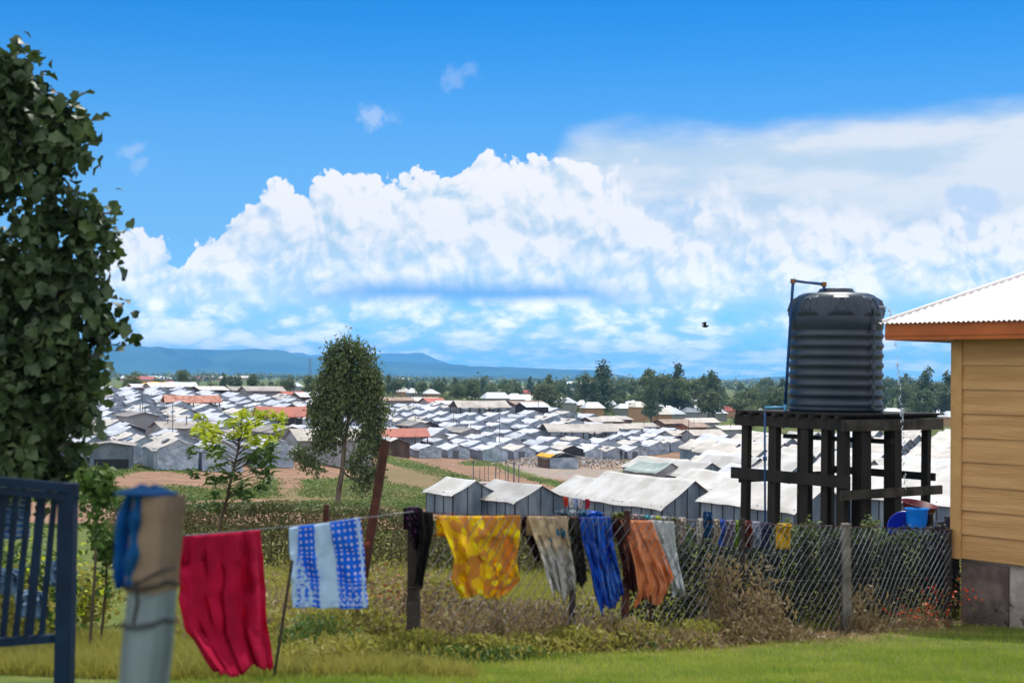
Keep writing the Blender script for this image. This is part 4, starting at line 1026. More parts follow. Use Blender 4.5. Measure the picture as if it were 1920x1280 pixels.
def shelter_meshes(W, L, hw, hr, seed, roofm, gabm, sidem, sag=.10, over=.16, nx=12, ny=9, flap=.16, wr=.05, th=.02):
    """gable shelter: local +y is the ridge direction, the gable at -y faces the camera"""
    rs = random.Random(seed); k1 = wob(rs, wr); k2 = wob(rs, wr)
    dropn = rs.uniform(.7, 1.3)
    def roof(u, v, dn=0.0):
        x = (u * 2 - 1); X = x * (W / 2 + over); Y = (v * 2 - 1) * (L / 2 + over)
        a = abs(x); z = hr - (hr - hw) * a * (W / 2 + over) / (W / 2)
        z -= sag * math.sin(a * math.pi) * (.6 + .4 * math.sin(v * math.pi * 2)) + sag * .8 * math.sin(v * math.pi) * (1 - a * .5)
        z += wv(k1, X, Y)
        if a > .92: z -= flap * (a - .92) / .08 * (.9 + .25 * math.sin(Y * 1.1 + seed) + .12 * math.sin(Y * 3.7))
        e = abs(v * 2 - 1)
        if e > .93: z -= .05
        return (X, Y, z - dn)
    m = MB(); m.grid(roof, nx, ny); n1 = len(m.v); m.grid(lambda u, v: roof(1 - u, v, th), nx, ny)
    # rim closing the two skins
    def edge(fn):
        pts = [fn(i / 12) for i in range(13)]
        for a, b in zip(pts, pts[1:]): m.poly([a[0], b[0], b[1], a[1]])
    edge(lambda t: (roof(t, 0), roof(t, 0, th))); edge(lambda t: (roof(1, t), roof(1, t, th))); edge(lambda t: (roof(0, 1 - t), roof(0, 1 - t, th)))
    rm = m.mesh('roof', roofm, True)
    g = MB()
    def gable(u, v, y, s):
        X = (u * 2 - 1) * W / 2; top = hr - (hr - hw) * abs(u * 2 - 1) - .08 - sag * math.sin(abs(u * 2 - 1) * math.pi) * .6; z = -.6 + (top + .6) * v
        w = wv(k2, X * 1.6, z * 1.4) * 1.6 + .05 * math.sin((X + z * .7) * 7 + seed) * (1 - v)
        return (X, y + s * (w * .6 + .03), z)
    g.grid(lambda u, v: gable(u, v, -L / 2, -1), 14, 10)
    gm = g.mesh('gable_sheet', gabm, True)
    g = MB(); g.grid(lambda u, v: gable(1 - u, v, L / 2, 1), 6, 3)
    parts = [('roof', rm), ('gable_sheet', gm), ('back_sheet', g.mesh('back_sheet', gabm, True))]
    for sg in (-1, 1):
        s = MB()
        s.grid(lambda u, v: (sg * (W / 2 + .02 * math.sin((u * L) * 4 + v * 2)), (u * 2 - 1) * L / 2 * -sg, -.6 + (hw + .52) * v), 12, 4)
        parts.append(('side_wall', s.mesh('side_wall', sidem, True)))
    return parts
def place_shelter(ms, x, y, th, name, label, cat, group):
    o = thing(name, label, cat, (x, y, G(x, y)), th, group)
    for n, me in ms: link_mesh(n, me, o)
    return o
VAR = []
M_patch = mat('tarp_patch_dark', srgb(110, 112, 118), srgb(80, 78, 80), rough=.7); M_patchb = mat('tarp_patch_blue', srgb(80, 130, 180), srgb(60, 104, 150), rough=.6)
def detail(i, W, L, hw, hr):
    out = []
    if i in (1, 3):
        m = MB(); m.box((.15 * W * (i - 2), -L / 2 - .13, .72), (.85, .04, 1.55)); out.append(('door_flap', m.mesh('door_flap', M_patch)))
    if i in (0, 2, 3):
        m = MB(); x = -W * (.2 + .05 * i); z = hr - (hr - hw) * abs(x) / (W / 2) + .01; s = math.atan((hr - hw) / (W / 2)); M = Matrix.Rotation(-s, 3, 'Y')
        m.box((x, L * (.12 * i - .2), z), (.55, .8 - .1 * i, .05), M=M); out.append(('roof_patch', m.mesh('roof_patch', M_patchb if i == 2 else M_patch)))
    m = MB(); m.tube([(0, -L / 2 - .3, hr - .04), (0, -L / 2 - .9, hr * .55), (0, -L / 2 - 1.5, .0)], .02, 4)
    if i == 1: out.append(('guy_rope', m.mesh('guy_rope', M_pole)))
    return out
for i in range(4):
    for rm, look in ((M_roofW, 'white'), (M_roofC, 'cream'), (M_roofG, 'grey')):
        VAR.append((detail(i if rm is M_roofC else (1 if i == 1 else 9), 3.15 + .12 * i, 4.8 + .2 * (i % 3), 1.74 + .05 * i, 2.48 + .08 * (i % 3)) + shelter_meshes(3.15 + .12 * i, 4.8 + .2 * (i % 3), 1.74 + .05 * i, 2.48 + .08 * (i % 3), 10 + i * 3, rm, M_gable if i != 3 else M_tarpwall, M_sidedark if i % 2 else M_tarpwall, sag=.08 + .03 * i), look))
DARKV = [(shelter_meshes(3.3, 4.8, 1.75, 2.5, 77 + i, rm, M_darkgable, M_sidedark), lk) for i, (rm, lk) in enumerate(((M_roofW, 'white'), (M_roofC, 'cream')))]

# ---- built landmarks
def block(px, Y, W, L, hw, hr, th, roofm, wallm, name, label, phrase, cat='hut', windows=0, vents=0, doors=0, battens=0, openlow=False, group=None):
    a = at(px, Y); o = thing(name, label, cat, a, th, group); foot(a, th, W, L, 1.2)
    m = MB(); m.box((0, 0, hw / 2 - .3), (W, L, hw + .6))
    for s in (-1, 1):
        y = s * L / 2
        m.poly([(-W / 2, y, hw), (W / 2, y, hw), (0, y, hr - .06)] if s < 0 else [(W / 2, y, hw), (-W / 2, y, hw), (0, y, hr - .06)])
    m.build('wall', wallm, o)
    rs = random.Random(px); ov = .35
    for s in (-1, 1):
        m = MB(); n = 6
        def f(u, v, d=0): return (s * u * (W / 2 + ov), (v * 2 - 1) * (L / 2 + ov), hr + .04 - (hr - hw) * u * (W / 2 + ov) / (W / 2) - .03 * math.sin(u * 3) + .02 * math.sin(v * 9 + px) - d)
        m.grid(lambda u, v: f(u, v), 3, n); m.grid(lambda u, v: f(1 - u, v, .05), 3, n)
        for y_ in (0, 1): m.poly([f(0, y_), f(1, y_), f(1, y_, .05), f(0, y_, .05)])
        m.poly([f(1, 0), f(1, 1), f(1, 1, .05), f(1, 0, .05)])
        m.build('roof', roofm, o)
    for k in range(windows):
        m = MB(); y = -L / 2 + (k + .7) * L / (windows + .4); m.box((-W / 2 - .02, y, hw * .72), (.04, .55, .35)); m.build('window', M_win, o)
    for k in range(doors):
        m = MB(); y = -L / 2 + (k + .6) * L / (doors + .2); m.box((-W / 2 - .02, y, hw * .45), (.05, .8, hw * .86)); m.build('door', M_win, o)
    for k in range(vents):
        m = MB(); y = -L / 2 + (k + .5) * L / vents; x = rs.uniform(.0, .5) * W / 2; m.tube([(x, y, hw), (x, y, hr + rs.uniform(.6, 1.3))], .055, 6); m.build('vent_pipe', M_pole, o)
    for k in range(battens):
        m = MB(); y = -L / 2 + (k + .5) * L / battens; m.box((-W / 2 - .025, y, hw / 2 - .1), (.05, .12, hw)); m.build('batten', M_batten, o)
    if openlow:
        m = MB(); m.box((0.1, -L / 2 - .03, .42), (W * .8, .05, .85)); m.build('opening', M_win, o)
    if Y > 195: o.scale = (1, 1, .84)
    if phrase: landmark(o, phrase, hr)
    return o
def shed(px, Y, W, L, hw, hr, th, roofm, label, phrase, posts=5, group=None):
    a = at(px, Y); o = thing('open_shed', label, 'shed', a, th, group); foot(a, th, W, L, -.2)
    for s in (-1, 1):
        m = MB(); ov = .3
        def f(u, v, d=0): return (s * u * (W / 2 + ov), (v * 2 - 1) * (L / 2 + ov) * (1 + .03 * u), hr - (hr - hw) * u * (W / 2 + ov) / (W / 2) - .12 * math.sin(v * math.pi) - d)
        m.grid(lambda u, v: f(u, v), 3, 8); m.grid(lambda u, v: f(1 - u, v, .05), 3, 8)
        for y_ in (0, 1): m.poly([f(0, y_), f(1, y_), f(1, y_, .05), f(0, y_, .05)])
        m.poly([f(1, 0), f(1, 1), f(1, 1, .05), f(1, 0, .05)])
        m.build('roof', roofm, o)
    for s in (-1, 1):
        for k in range(posts):
            m = MB(); y = -L / 2 + L * k / (posts - 1); m.box((s * W / 2 * .95, y, hw / 2 - .3), (.16, .16, hw + .5)); m.build('post', M_pole, o)
    for y_ in (-1, 1):
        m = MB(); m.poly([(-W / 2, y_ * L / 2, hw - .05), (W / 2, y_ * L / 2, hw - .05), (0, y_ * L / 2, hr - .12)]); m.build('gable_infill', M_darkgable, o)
    if Y > 195: o.scale = (1, 1, .88)
    landmark(o, phrase, hr * 1.6); return o
LAT = TH - R(90)
block(212, 129, 3.7, 3.2, 2.1, 2.35, R(12), M_iron, M_iwall, 'iron_hut', 'grey corrugated iron hut with a broken dark opening, at the front left of the camp', 'the corrugated hut at front left', openlow=True)
block(258, 168, 3.4, 5.0, 2.6, 3.0, TH, M_iron, M_block, 'iron_roof_block', 'tall grey walled block with weathered iron roof, beside the dark leaves at left', 'the tall grey block at left', cat='building', vents=2)
block(346, 163, 4.0, 6.2, 1.9, 2.5, LAT, M_iron, M_block, 'latrine_block', 'grey latrine block with flat iron roof, left of the bright sapling', 'the latrine left of the bright sapling', cat='latrine', windows=2, vents=3)
block(418, 152, 4.0, 5.0, 1.9, 2.5, LAT, M_iron, M_block, 'latrine_block', 'grey latrine block half hidden behind the bright yellow-green sapling', 'the latrine behind the bright sapling', cat='latrine', windows=2, vents=2)
shed(360, 205, 3.6, 7.4, 2.3, 3.3, R(-68), M_rusty, 'open shed with a holed rusty red roof in the left part of the camp', 'the holed rusty shed', 5)
shed(528, 186, 3.4, 6.2, 2.4, 3.5, R(-70), M_orange, 'orange-roofed open shed just left of the tall slender tree', 'the orange shed left of the tall tree', 5)
shed(752, 214, 3.6, 7.6, 2.3, 3.5, R(-72), M_orange, 'orange-roofed open shed just right of the tall slender tree', 'the orange shed right of the tall tree', 5)
block(528, 160, 4.2, 5.5, 2.5, 3.1, TH, M_iron, M_block, 'iron_roof_block', 'grey block with weathered roof directly left of the long building behind the tall tree', 'the grey block left of the tall tree', cat='building', vents=1)
block(618, 153, 4.6, 8.2, 2.8, 3.8, R(-62), M_iron, M_block, 'long_building', 'long grey building with dark upright battens, behind the tall slender tree', 'the long building behind the tall tree', cat='building', battens=6, doors=0)
block(744, 200, 3.4, 3.6, 2.1, 2.9, R(14), M_roofC, M_blockdk, 'timber_hut', 'dark brown timber hut just behind the top of the leaning rusty pole', 'the brown timber hut')
block(776, 234, 3.4, 5.0, 1.9, 2.6, TH, M_iron, M_block, 'latrine_block', 'small grey iron-roofed block above the orange shed right of the tall tree', 'the block above the right orange shed', cat='latrine', windows=2, vents=1)
block(866, 230, 3.6, 6.4, 1.9, 2.6, TH, M_iron, M_block, 'latrine_block', 'grey latrine block with three small dark windows, centre left of the camp', 'the three-window latrine', cat='latrine', windows=3, vents=2)
block(812, 222, 3.0, 4.4, 1.9, 2.7, TH, M_roofW, M_block, 'white_roof_hut', 'pale hut with a bright white roof and dark gable, left of the three-window latrine', 'the pale white-roofed hut')
shed(1085, 238, 4.4, 12.4, 2.5, 3.8, R(-66), M_iron, 'long grey-roofed open shed on posts in the middle of the camp', 'the long grey open shed', 7)
shed(900, 268, 4.4, 10.0, 2.6, 3.9, R(-66), M_iron, 'grey-roofed open shed at the back of the camp, left of centre', 'the back grey open shed', 6)
BK = [(272, 268, 4.5, 6, M_roofW, M_ironbrown, 'white-roofed building with brown walls at the back left, under the yellow sheet', 'white_roof_building'),
      (300, 262, 4.0, 5, M_roofC, M_block, 'two-tone building beside the yellow sheet at the back left', 'back_building'),
      (338, 275, 4.5, 6, M_roofG, M_blockdk, 'low grey-roofed building left of the one with a dark open gable, back left', 'back_building'),
      (392, 268, 5.0, 6, M_roofC, M_darkgable, 'cream-roofed building with a dark open gable at the back left', 'open_gable_building'),
      (455, 275, 4.5, 7, M_iron, M_block, 'small tan-roofed two-level block at the back, above the bright sapling', 'tan_roof_building'),
      (492, 268, 5.0, 8, M_iron, M_block, 'wide tan-roofed building above the orange shed left of the tall tree', 'tan_roof_building'),
      (548, 262, 3.6, 4.5, M_orange, M_blockdk, 'small hut with a bright orange roof near the back, left of the tall tree', 'orange_roof_hut'),
      (575, 255, 3.6, 4.5, M_roofG, M_blockdk, 'grey-roofed dark hut touching the left edge of the tall tree', 'dark_hut'),
      (682, 235, 4.0, 5.5, M_iron, M_block, 'tan-roofed block seen just right of the tall tree crown', 'tan_roof_building'),
      (735, 300, 5.0, 9, M_ironbrown, M_block, 'long tan-roofed hall with pale posts at the back, right of the tall tree', 'long_hall'),
      (790, 305, 4.0, 8, M_roofC, M_block, 'low cream-roofed row at the back behind the white tents', 'low_row'),
      (812, 292, 3.5, 4.5, M_orange, M_block, 'small pinkish orange hut at the back, left of the white-roofed dark hut', 'orange_roof_hut'),
      (845, 292, 4.5, 7, M_roofW, M_blockdk, 'white-roofed dark hut at the back, left of the back grey open shed', 'dark_hut'),
      (985, 292, 4.5, 9, M_ironbrown, M_blockdk, 'brown-roofed long hut at the back centre', 'brown_roof_hut'),
      (998, 276, 3.6, 6, M_roofG, M_darkgable, 'dark box-like hut below the brown-roofed long hut at the back', 'dark_hut'),
      (1140, 285, 4.5, 10, M_iron, M_blockdk, 'tan-roofed hut with a black gable, backing onto the trees', 'tan_roof_building'),
      (1128, 268, 4.0, 8, M_iron, M_blockdk, 'low tan-roofed row just behind the long grey open shed', 'low_row'),
      (1172, 256, 4.0, 6, M_iron, M_block, 'tan-roofed block right of the long grey open shed', 'tan_roof_building'),
      (1205, 268, 3.8, 5, M_iron, M_gable, 'grey-roofed block with a pale blue wall, backing onto the trees', 'blue_wall_block'),
      (1262, 285, 3.8, 8, M_ironbrown, M_blockdk, 'brown-roofed shed at the foot of the trees, right back of the camp', 'brown_roof_hut'),
      (1312, 290, 3.8, 8, M_iron, M_block, 'grey-roofed shed at the edge of the green field', 'grey_roof_shed'),
      (1300, 270, 3.4, 6, M_ironbrown, M_brick, 'ochre-roofed shed below the grey shed at the field edge', 'ochre_roof_shed'),
      (1276, 243, 3.6, 7, M_iron, M_block, 'left one of two low latrine blocks in line at the right of the camp', 'latrine_block'),
      (1320, 240, 3.6, 7, M_iron, M_block, 'right one of two low latrine blocks in line at the right of the camp', 'latrine_block'),
      (1365, 262, 3.4, 7, M_roofC, M_block, 'pale low row by the green field, left of the tank stand', 'low_row')]
for i, (px, Y, W, L, rm, wm_, lab, nm) in enumerate(BK):
    block(px, Y, W, L * .9, 2.0 + (i % 3) * .2, 2.7 + (i % 3) * .3, LAT + R(rnd.uniform(-8, 8)), rm, wm_, nm, lab, None if nm == 'low_row' else 'the ' + lab.split(',')[0].replace(' at the back left', '').replace(' at the back', ''), cat='building', windows=2 if wm_ is M_block else 0, vents=1 if i % 3 == 0 else 0)
    if len(LM) and len(LM[-1][2].split()) > 8: LM.pop()
# yellow plastic sheet lying on the back-left roof
def ysheet():
    a = P(288, 719, 264); m = MB()
    m.grid(lambda u, v: (a.x + (u - .5) * 3.6 + (v - .5) * .6, a.y + (v - .5) * 2.4, a.z - .15 * abs(u - .5) + .35 * v + .05 * math.sin(u * 9 + v * 5)), 10, 5); m.grid(lambda u, v: (a.x + (.5 - u) * 3.6 + (v - .5) * .6, a.y + (v - .5) * 2.4, a.z - .06 - .15 * abs(u - .5) + .35 * v + .05 * math.sin((1 - u) * 9 + v * 5)), 10, 5)
    o = m.build('plastic_sheet', M_yellow); tag(o, 'bright yellow plastic sheet on a roof at the back left', 'sheet')
ysheet()
# hut with yellow edge
def yellow_hut():
    a = at(1047, 188); ms = shelter_meshes(3.9, 4.2, 1.55, 2.25, 201, M_roofC, M_gable, M_blockdk, sag=.03)
    o = place_shelter(ms, a.x, a.y, R(22), 'tarpaulin_hut', 'small hut with a yellow-edged roof in front of the litter heap', 'hut', None); foot(a, R(22), 4, 4.5)
    m = MB(); m.poly([(-2.12, -2.3, 1.52), (-1.35, -2.3, 1.9), (-1.35, 2.3, 1.93), (-2.12, 2.3, 1.56)]); m.poly([(-2.12, 2.3, 1.50), (-1.35, 2.3, 1.87), (-1.35, -2.3, 1.84), (-2.12, -2.3, 1.46)]); m.build('yellow_strip', M_yellow, o)
    m = MB(); m.poly([(-1.9, -2.16, 1.5), (1.9, -2.16, 1.5), (1.2, -2.17, 1.95), (0, -2.18, 2.2), (-1.2, -2.17, 1.95)]); m.build('gable_opening', M_win, o)
    landmark(o, 'the yellow-edged hut')
yellow_hut()

# ---- large near shelters
def big(cpx, Y, L, W, hw, hr, label, phrase=None, roofm=None, seed=0, th=TH, name='large_shelter', battens=True, wallm=None, group='large shelters behind the fence'):
    c = at(cpx, Y); ctr = c + Vector((math.cos(th) * W / 2 - math.sin(th) * L / 2, math.sin(th) * W / 2 + math.cos(th) * L / 2, 0))
    ms = shelter_meshes(W, L, hw, hr, 300 + seed, roofm or M_shroof, wallm or M_shwall, wallm or M_shwall, sag=.11, over=.26, nx=22, ny=20, flap=.10, wr=.022)
    z = c.z
    o = thing(name, label, 'shelter', (ctr.x, ctr.y, z), th, group)
    for n, me in ms: link_mesh(n, me, o)
    foot(ctr, th, W, L, .3)
    if battens:
        for k in range(int(L / .95) + 1):
            m = MB(); y = -L / 2 + k * L / int(L / .95); m.box((-W / 2 - .03, y, hw / 2 - .15), (.03, .05, hw + .2)); m.build('batten', M_batten, o)
        n = max(3, int(W / 1.0))
        for k in range(n + 1):
            x = -W / 2 + W * k / n; h = hr - (hr - hw) * abs(x) / (W / 2) - .12; m = MB(); m.box((x, -L / 2 - .10, h / 2 - .25), (.05, .03, h + .4)); m.build('batten', M_batten, o)
    if phrase: landmark(o, phrase, hr)
    return o
big(852, 97, 3.6, 3.4, 1.62, 2.45, 'white-roofed shelter at the far left of the near shelters, with a torn roof corner', 'the leftmost near shelter', seed=1)
big(968, 95, 5.6, 4.1, 1.55, 2.5, 'second near shelter from the left, its gable end turned to the camera', 'the near shelter with the gable', seed=2)
big(1120, 101, 5.5, 4.5, 1.6, 2.7, 'low shelter left of the widest one, red and white washing under its eave', seed=3)
big(1243, 89, 9.0, 5.0, 1.45, 3.0, 'widest near shelter, long white billowing roof, right of the hanging washing', 'the widest near shelter', seed=4)
big(1372, 108, 7.5, 5.0, 1.7, 2.9, 'shelter whose pale roof shows just behind the widest near shelter', seed=5)
big(1492, 80, 8.0, 4.6, 1.45, 2.65, 'near shelter seen through the left half of the tank stand', 'the shelter behind the tank stand', seed=6)
big(1815, 74, 9.0, 6.0, 1.5, 2.9, 'large pale roof seen through the right half of the tank stand, next to the house', seed=7)
big(1600, 96, 7.0, 5.0, 1.5, 2.7, 'shelter behind the middle posts of the tank stand', seed=8)
big(1232, 130, 4.3, 3.3, 2.0, 2.75, 'grey shelter with a greenish iron roof and open gable, right of the green patch', 'the greenish-roofed shelter', roofm=mat('iron_roof_green', srgb(150, 166, 158), srgb(130, 144, 138), rough=.5, scale=.8, wave=((0, 40, 0), .01), spots=(srgb(196, 210, 210), 1.2, .6)), seed=9, battens=False, wallm=M_block)
big(1262, 144, 8.0, 4.2, 1.7, 2.7, 'long white roof directly behind the greenish-roofed shelter', seed=10)
big(1297, 128, 4.6, 4.6, 1.7, 2.8, 'white shelter directly right of the greenish-roofed one', seed=11)
big(1388, 130, 6.8, 4.6, 1.8, 3.0, 'cream-roofed shelter with ragged eave, just left of the tank stand posts', 'the ragged-eaved shelter left of the stand', seed=12)
big(1470, 126, 6.0, 4.6, 1.8, 2.9, 'white shelter with a patch of brick wall, behind the left stand posts', seed=13)
big(1655, 132, 6.0, 4.6, 1.7, 2.8, 'white shelter behind the right stand posts, above the large pale roof', seed=14)
big(1768, 112, 5.2, 4.4, 1.5, 2.3, 'flat white-roofed shelter with brown wall near the house corner', 'the flat brown-walled shelter', seed=15, wallm=M_blockdk)

# ---- rows of tents
TENTS = []
def add_tent(x, y, th, v, big_=1.0):
    ms, look = v
    o = thing('tent', 'x', 'tent', (x, y, G(x, y)), th, 'tarpaulin tents of the camp')
    s = rnd.uniform(.92, 1.08) * big_; o.scale = (s, s, s * rnd.uniform(.95, 1.04) * float(np.interp(y, [150, 200], [1.0, .76])))
    for n, me in ms: link_mesh(n, me, o)
    TENTS.append((o, look)); FOOT.append((x, y, th, 1.3, 1.9)); return o
FR = [(322, 131, 1), (408, 133, 2), (503, 141, 0), (797, 204, 0), (850, 207, 3), (890, 214, 6), (918, 208, 9), (972, 213, 4), (1018, 214, 0), (1061, 217, 7), (1100, 218, 0), (1141, 221, 1), (1184, 222, 3), (1224, 229, 6), (1262, 232, 10)]
for k, (px, Y, vi) in enumerate(FR):
    a = at(px, Y)
    add_tent(a.x, a.y, TH - R(8) + R(rnd.uniform(-5, 5)), VAR[vi] if k != 9 else DARKV[1], 1.12 if Y < 150 else 1.04)
fr_x = [40, 270, 460, 560, 660, 700, 800, 900, 1000, 1100, 1200, 1310]; fr_y = [130, 136, 145, 160, 178, 208, 213, 215, 219, 223, 228, 238]
bk_x = [40, 250, 400, 600, 700, 800, 1000, 1150, 1250, 1340]; bk_y = [236, 256, 258, 255, 262, 290, 288, 272, 262, 256]
row = 0; Y = 138.5
while Y < 292:
    X = -95 + (row % 2) * 2.2 + rnd.uniform(-.6, .6)
    while X < 60:
        x = X + rnd.uniform(-.35, .35); y = Y + rnd.uniform(-.7, .7) - .12 * 0
        px = proj((x, y, -9))[0]
        if 45 < px < 1325 and np.interp(px, fr_x, fr_y) < y < np.interp(px, bk_x, bk_y) and not blocked(x, y):
            v = rnd.choice(DARKV) if rnd.random() < .06 else VAR[rnd.randrange(12)] if rnd.random() < .55 else VAR[3 * rnd.randrange(4)]
            add_tent(x, y, TH + R(rnd.uniform(-7, 7)) - R(6), v)
        X += 4.9 if Y < 195 else 4.5
    Y += 7.2 if Y > 165 else 6.9; row += 1
# larger white shelters right of the camp, behind the stand
RS = [(shelter_meshes(4.4, 5.8, 1.7, 2.8, 400 + i, [M_roofW, M_shroof, M_roofC][i], M_shwall, M_shwall, sag=.14, over=.25, nx=14, ny=10, flap=.2), ['white', 'pale grey', 'cream'][i]) for i in range(3)]
Y = 122.0; row = 0; NR = 0
while Y < 225:
    X = -10 + (row % 2) * 3.6
    while X < 95:
        x = X + rnd.uniform(-.6, .6); y = Y + rnd.uniform(-.8, .8); px = proj((x, y, -9))[0]
        if 1345 + (Y - 120) * -.35 < px < 1850 and not blocked(x, y, .9):
            ms, look = RS[rnd.randrange(3)]
            o = thing('shelter', 'x', 'shelter', (x, y, G(x, y)), TH + R(rnd.uniform(-6, 6)), 'white shelters right of the camp')
            for n, me in ms: link_mesh(n, me, o)
            TENTS.append((o, look)); FOOT.append((x, y, TH, 1.8, 2.4)); NR += 1
        X += 7.6
    Y += 11.0; row += 1
ORD = ['nearest', 'second nearest', 'third nearest', 'fourth nearest', 'fifth nearest', 'sixth nearest', 'seventh nearest', 'eighth nearest', 'ninth nearest', 'tenth nearest',
       'eleventh nearest', 'twelfth nearest', 'thirteenth nearest', 'fourteenth nearest', 'fifteenth nearest', 'sixteenth nearest', 'seventeenth nearest', 'eighteenth nearest', 'nineteenth nearest', 'twentieth nearest'] + ['%d-th nearest' % i for i in range(21, 90)]
def autolabel(items, noun, h=1.5):
    """label each item by its look and its rank beside the closest landmark in view"""
    buck = {}
    for o, look in items:
        x, y = proj(Vector(o.location) + Vector((0, 0, h)))
        best = min(LM, key=lambda l: math.hypot((l[0] - x), (l[1] - y) * 2.5))
        dx, dy = x - best[0], y - best[1]
        side = ('right of' if dx > 0 else 'left of') if abs(dx) > abs(dy) * 2.0 else ('above' if dy < 0 else 'below')
        buck.setdefault((best[2], side, look), []).append((math.hypot(dx, dy), o))
    for (ph, side, look), lst in buck.items():
        lst.sort(key=lambda t: t[0])
        for k, (d, o) in enumerate(lst):
            o['label'] = '%s %s%s %s %s' % (look, noun, '' if len(lst) == 1 else ', ' + ORD[k] + ' one', side, ph)
autolabel([(o, {'white': 'white-roofed', 'cream': 'cream-roofed', 'grey': 'grey-roofed', 'pale grey': 'pale grey-roofed'}[l]) for o, l in TENTS], 'tarpaulin shelter')
print('TENTS', len(TENTS), 'right', NR)

# ---- thin poles over the roofs
for px, Y, h in ((325, 150, 5.2), (268, 175, 4.5), (464, 168, 3.8), (603, 170, 6.5), (938, 222, 5.2), (704, 205, 5.0), (1233, 262, 6.5), (775, 250, 5.5), (851, 240, 4.6), (1010, 262, 4.4), (1292, 236, 4.6)):
    a = at(px, Y); m = MB(); m.tube([a + Vector((0, 0, -.3)), a + Vector((.04, 0, h * .5)), a + Vector((0, 0, h))], [.06, .05, .045], 6); m.box(a + Vector((0, 0, h)), (.3, .08, .08))
    o = m.build('pole', M_pole); best = min(LM, key=lambda l: abs(l[0] - px) + abs(l[1] - proj(a)[1]) * .5)
    tag(o, '%s thin dark pole above the roofs near %s' % ('taller' if h > 5 else 'shorter', ' '.join(best[2].split()[:8])), 'pole', 'thin poles over the camp')

# ---- litter heap
def heap():
    c = at(1062, 199); m = MB(); rs = random.Random(4)
    def hgt(x, y): return max(0, 1.3 * math.exp(-((x / 5.5) ** 2 + (y / 4.5) ** 2)) + .9 * math.exp(-(((x - 6.5) / 4) ** 2 + ((y + 5) / 4) ** 2)) + .6 * math.exp(-(((x + 5.5) / 3) ** 2 + ((y - 2) / 2.5) ** 2)) - .08)
    def fn(u, v):
        x = (u - .5) * 26; y = (v - .5) * 22; X, Yy = c.x + x, c.y + y; h = hgt(x, y)
        return (X, Yy, G(X, Yy) - .06 + h + (.12 * math.sin(x * 2.3 + y) * math.cos(y * 3.1) if h > .05 else 0))
    m.grid(fn, 70, 60)
    hm = mat('heap_soil', srgb(150, 128, 108), srgb(120, 96, 76), rough=.95, scale=2.2, detail=8, bump=.15, bscale=3, spots=(srgb(176, 168, 160), 3.5, .56), coord='Object')
    o = m.build('litter_heap', hm, smooth=True); stuff(o, 'heap of earth and pale litter in front of the middle tents', 'litter heap')
    V = []; n = 3500; cols = [(.5, .48, .46), (.30, .27, .25), (.62, .62, .64), (.25, .18, .12)]
    for ci, cc in enumerate(cols):
        pts = []
        while len(pts) < n // 4:
            x, y = rs.gauss(1.5, 6), rs.gauss(-1.0, 4.2); h = hgt(x, y)
            if h > .08 or rs.random() < .15: X, Yy = c.x + x, c.y + y; pts.append((X, Yy, G(X, Yy) + max(h, 0) + .05))
        pts = np.array(pts); s = soup('litter', pts, nrs.normal(size=(len(pts), 3)) + [0, 0, 1.2], .30, mat('litter_%d' % ci, cc, rough=.8, scale=4), aspect=1.3, parent=o)
heap()

# ---- metal frame site
def frames():
    f = thing('metal_frame', 'low concrete slab ringed by upright steel posts, on the slope above the near shelters', 'frame', at(925, 141)); o = Vector(f.location)
    m = MB(); p = P(927, 909, 141); q = G(p.x, 141); m.box((p.x - o.x, 0, q - o.z + .1), (3.1, 1.6, .4)); m.build('slab', M_conc, f)
    for px, h, w in ((902, 1.7, .05), (911, 1.9, .05), (918, 2.1, .05), (932, 1.9, .09), (939, 2.0, .05), (950, 1.8, .05), (955, 2.0, .08)):
        a = at(px, 141 + rnd.uniform(-.7, .7)) - o; m = MB(); m.tube([a - Vector((0, 0, .1)), a + Vector((0, 0, h))], w * .6, 6); m.build('post', mat('steel_post', srgb(92, 108, 120), srgb(70, 84, 96), rough=.5), f)
    landmark(f, 'the ring of steel posts')
    for px, h, w in ((890, 2.6, .05), (966, 2.2, .07), (975, 2.0, .05)):
        a = at(px, 143); m = MB(); m.tube([a - Vector((0, 0, .1)), a + Vector((0, 0, h))], w, 6)
        ob = m.build('steel_post', mat('steel_post', srgb(92, 108, 120), srgb(70, 84, 96), rough=.5)); tag(ob, {890: 'lone steel post left of the ringed slab', 966: 'thicker steel post just right of the ringed slab', 975: 'thin steel post, rightmost beyond the ringed slab'}[px], 'post', 'steel posts on the slope')
frames()
# washing under the eave
for k, (px, c, nm) in enumerate(((1060, (.6, .06, .02), 'red'), (1070, (.75, .76, .78), 'white'), (1079, (.35, .45, .7), 'light blue'), (1088, (.6, .62, .66), 'pale grey'), (1101, (.5, .01, .03), 'crimson'))):
    mm = flat('eave_%d' % k, c); cloth('garment', nm + ' garment hanging under the eave left of the widest near shelter', 'garment', [(px - 4, 931 + k), (px - 4, 940 + k), (px - 3, 948 + k)], [(px + 4, 931 + k), (px + 5, 940 + k), (px + 3, 950 + k)], 93.2, 93.3, mm, 2, .1, 'garments under the shelter eave', 0, 70 + k, back=.1)

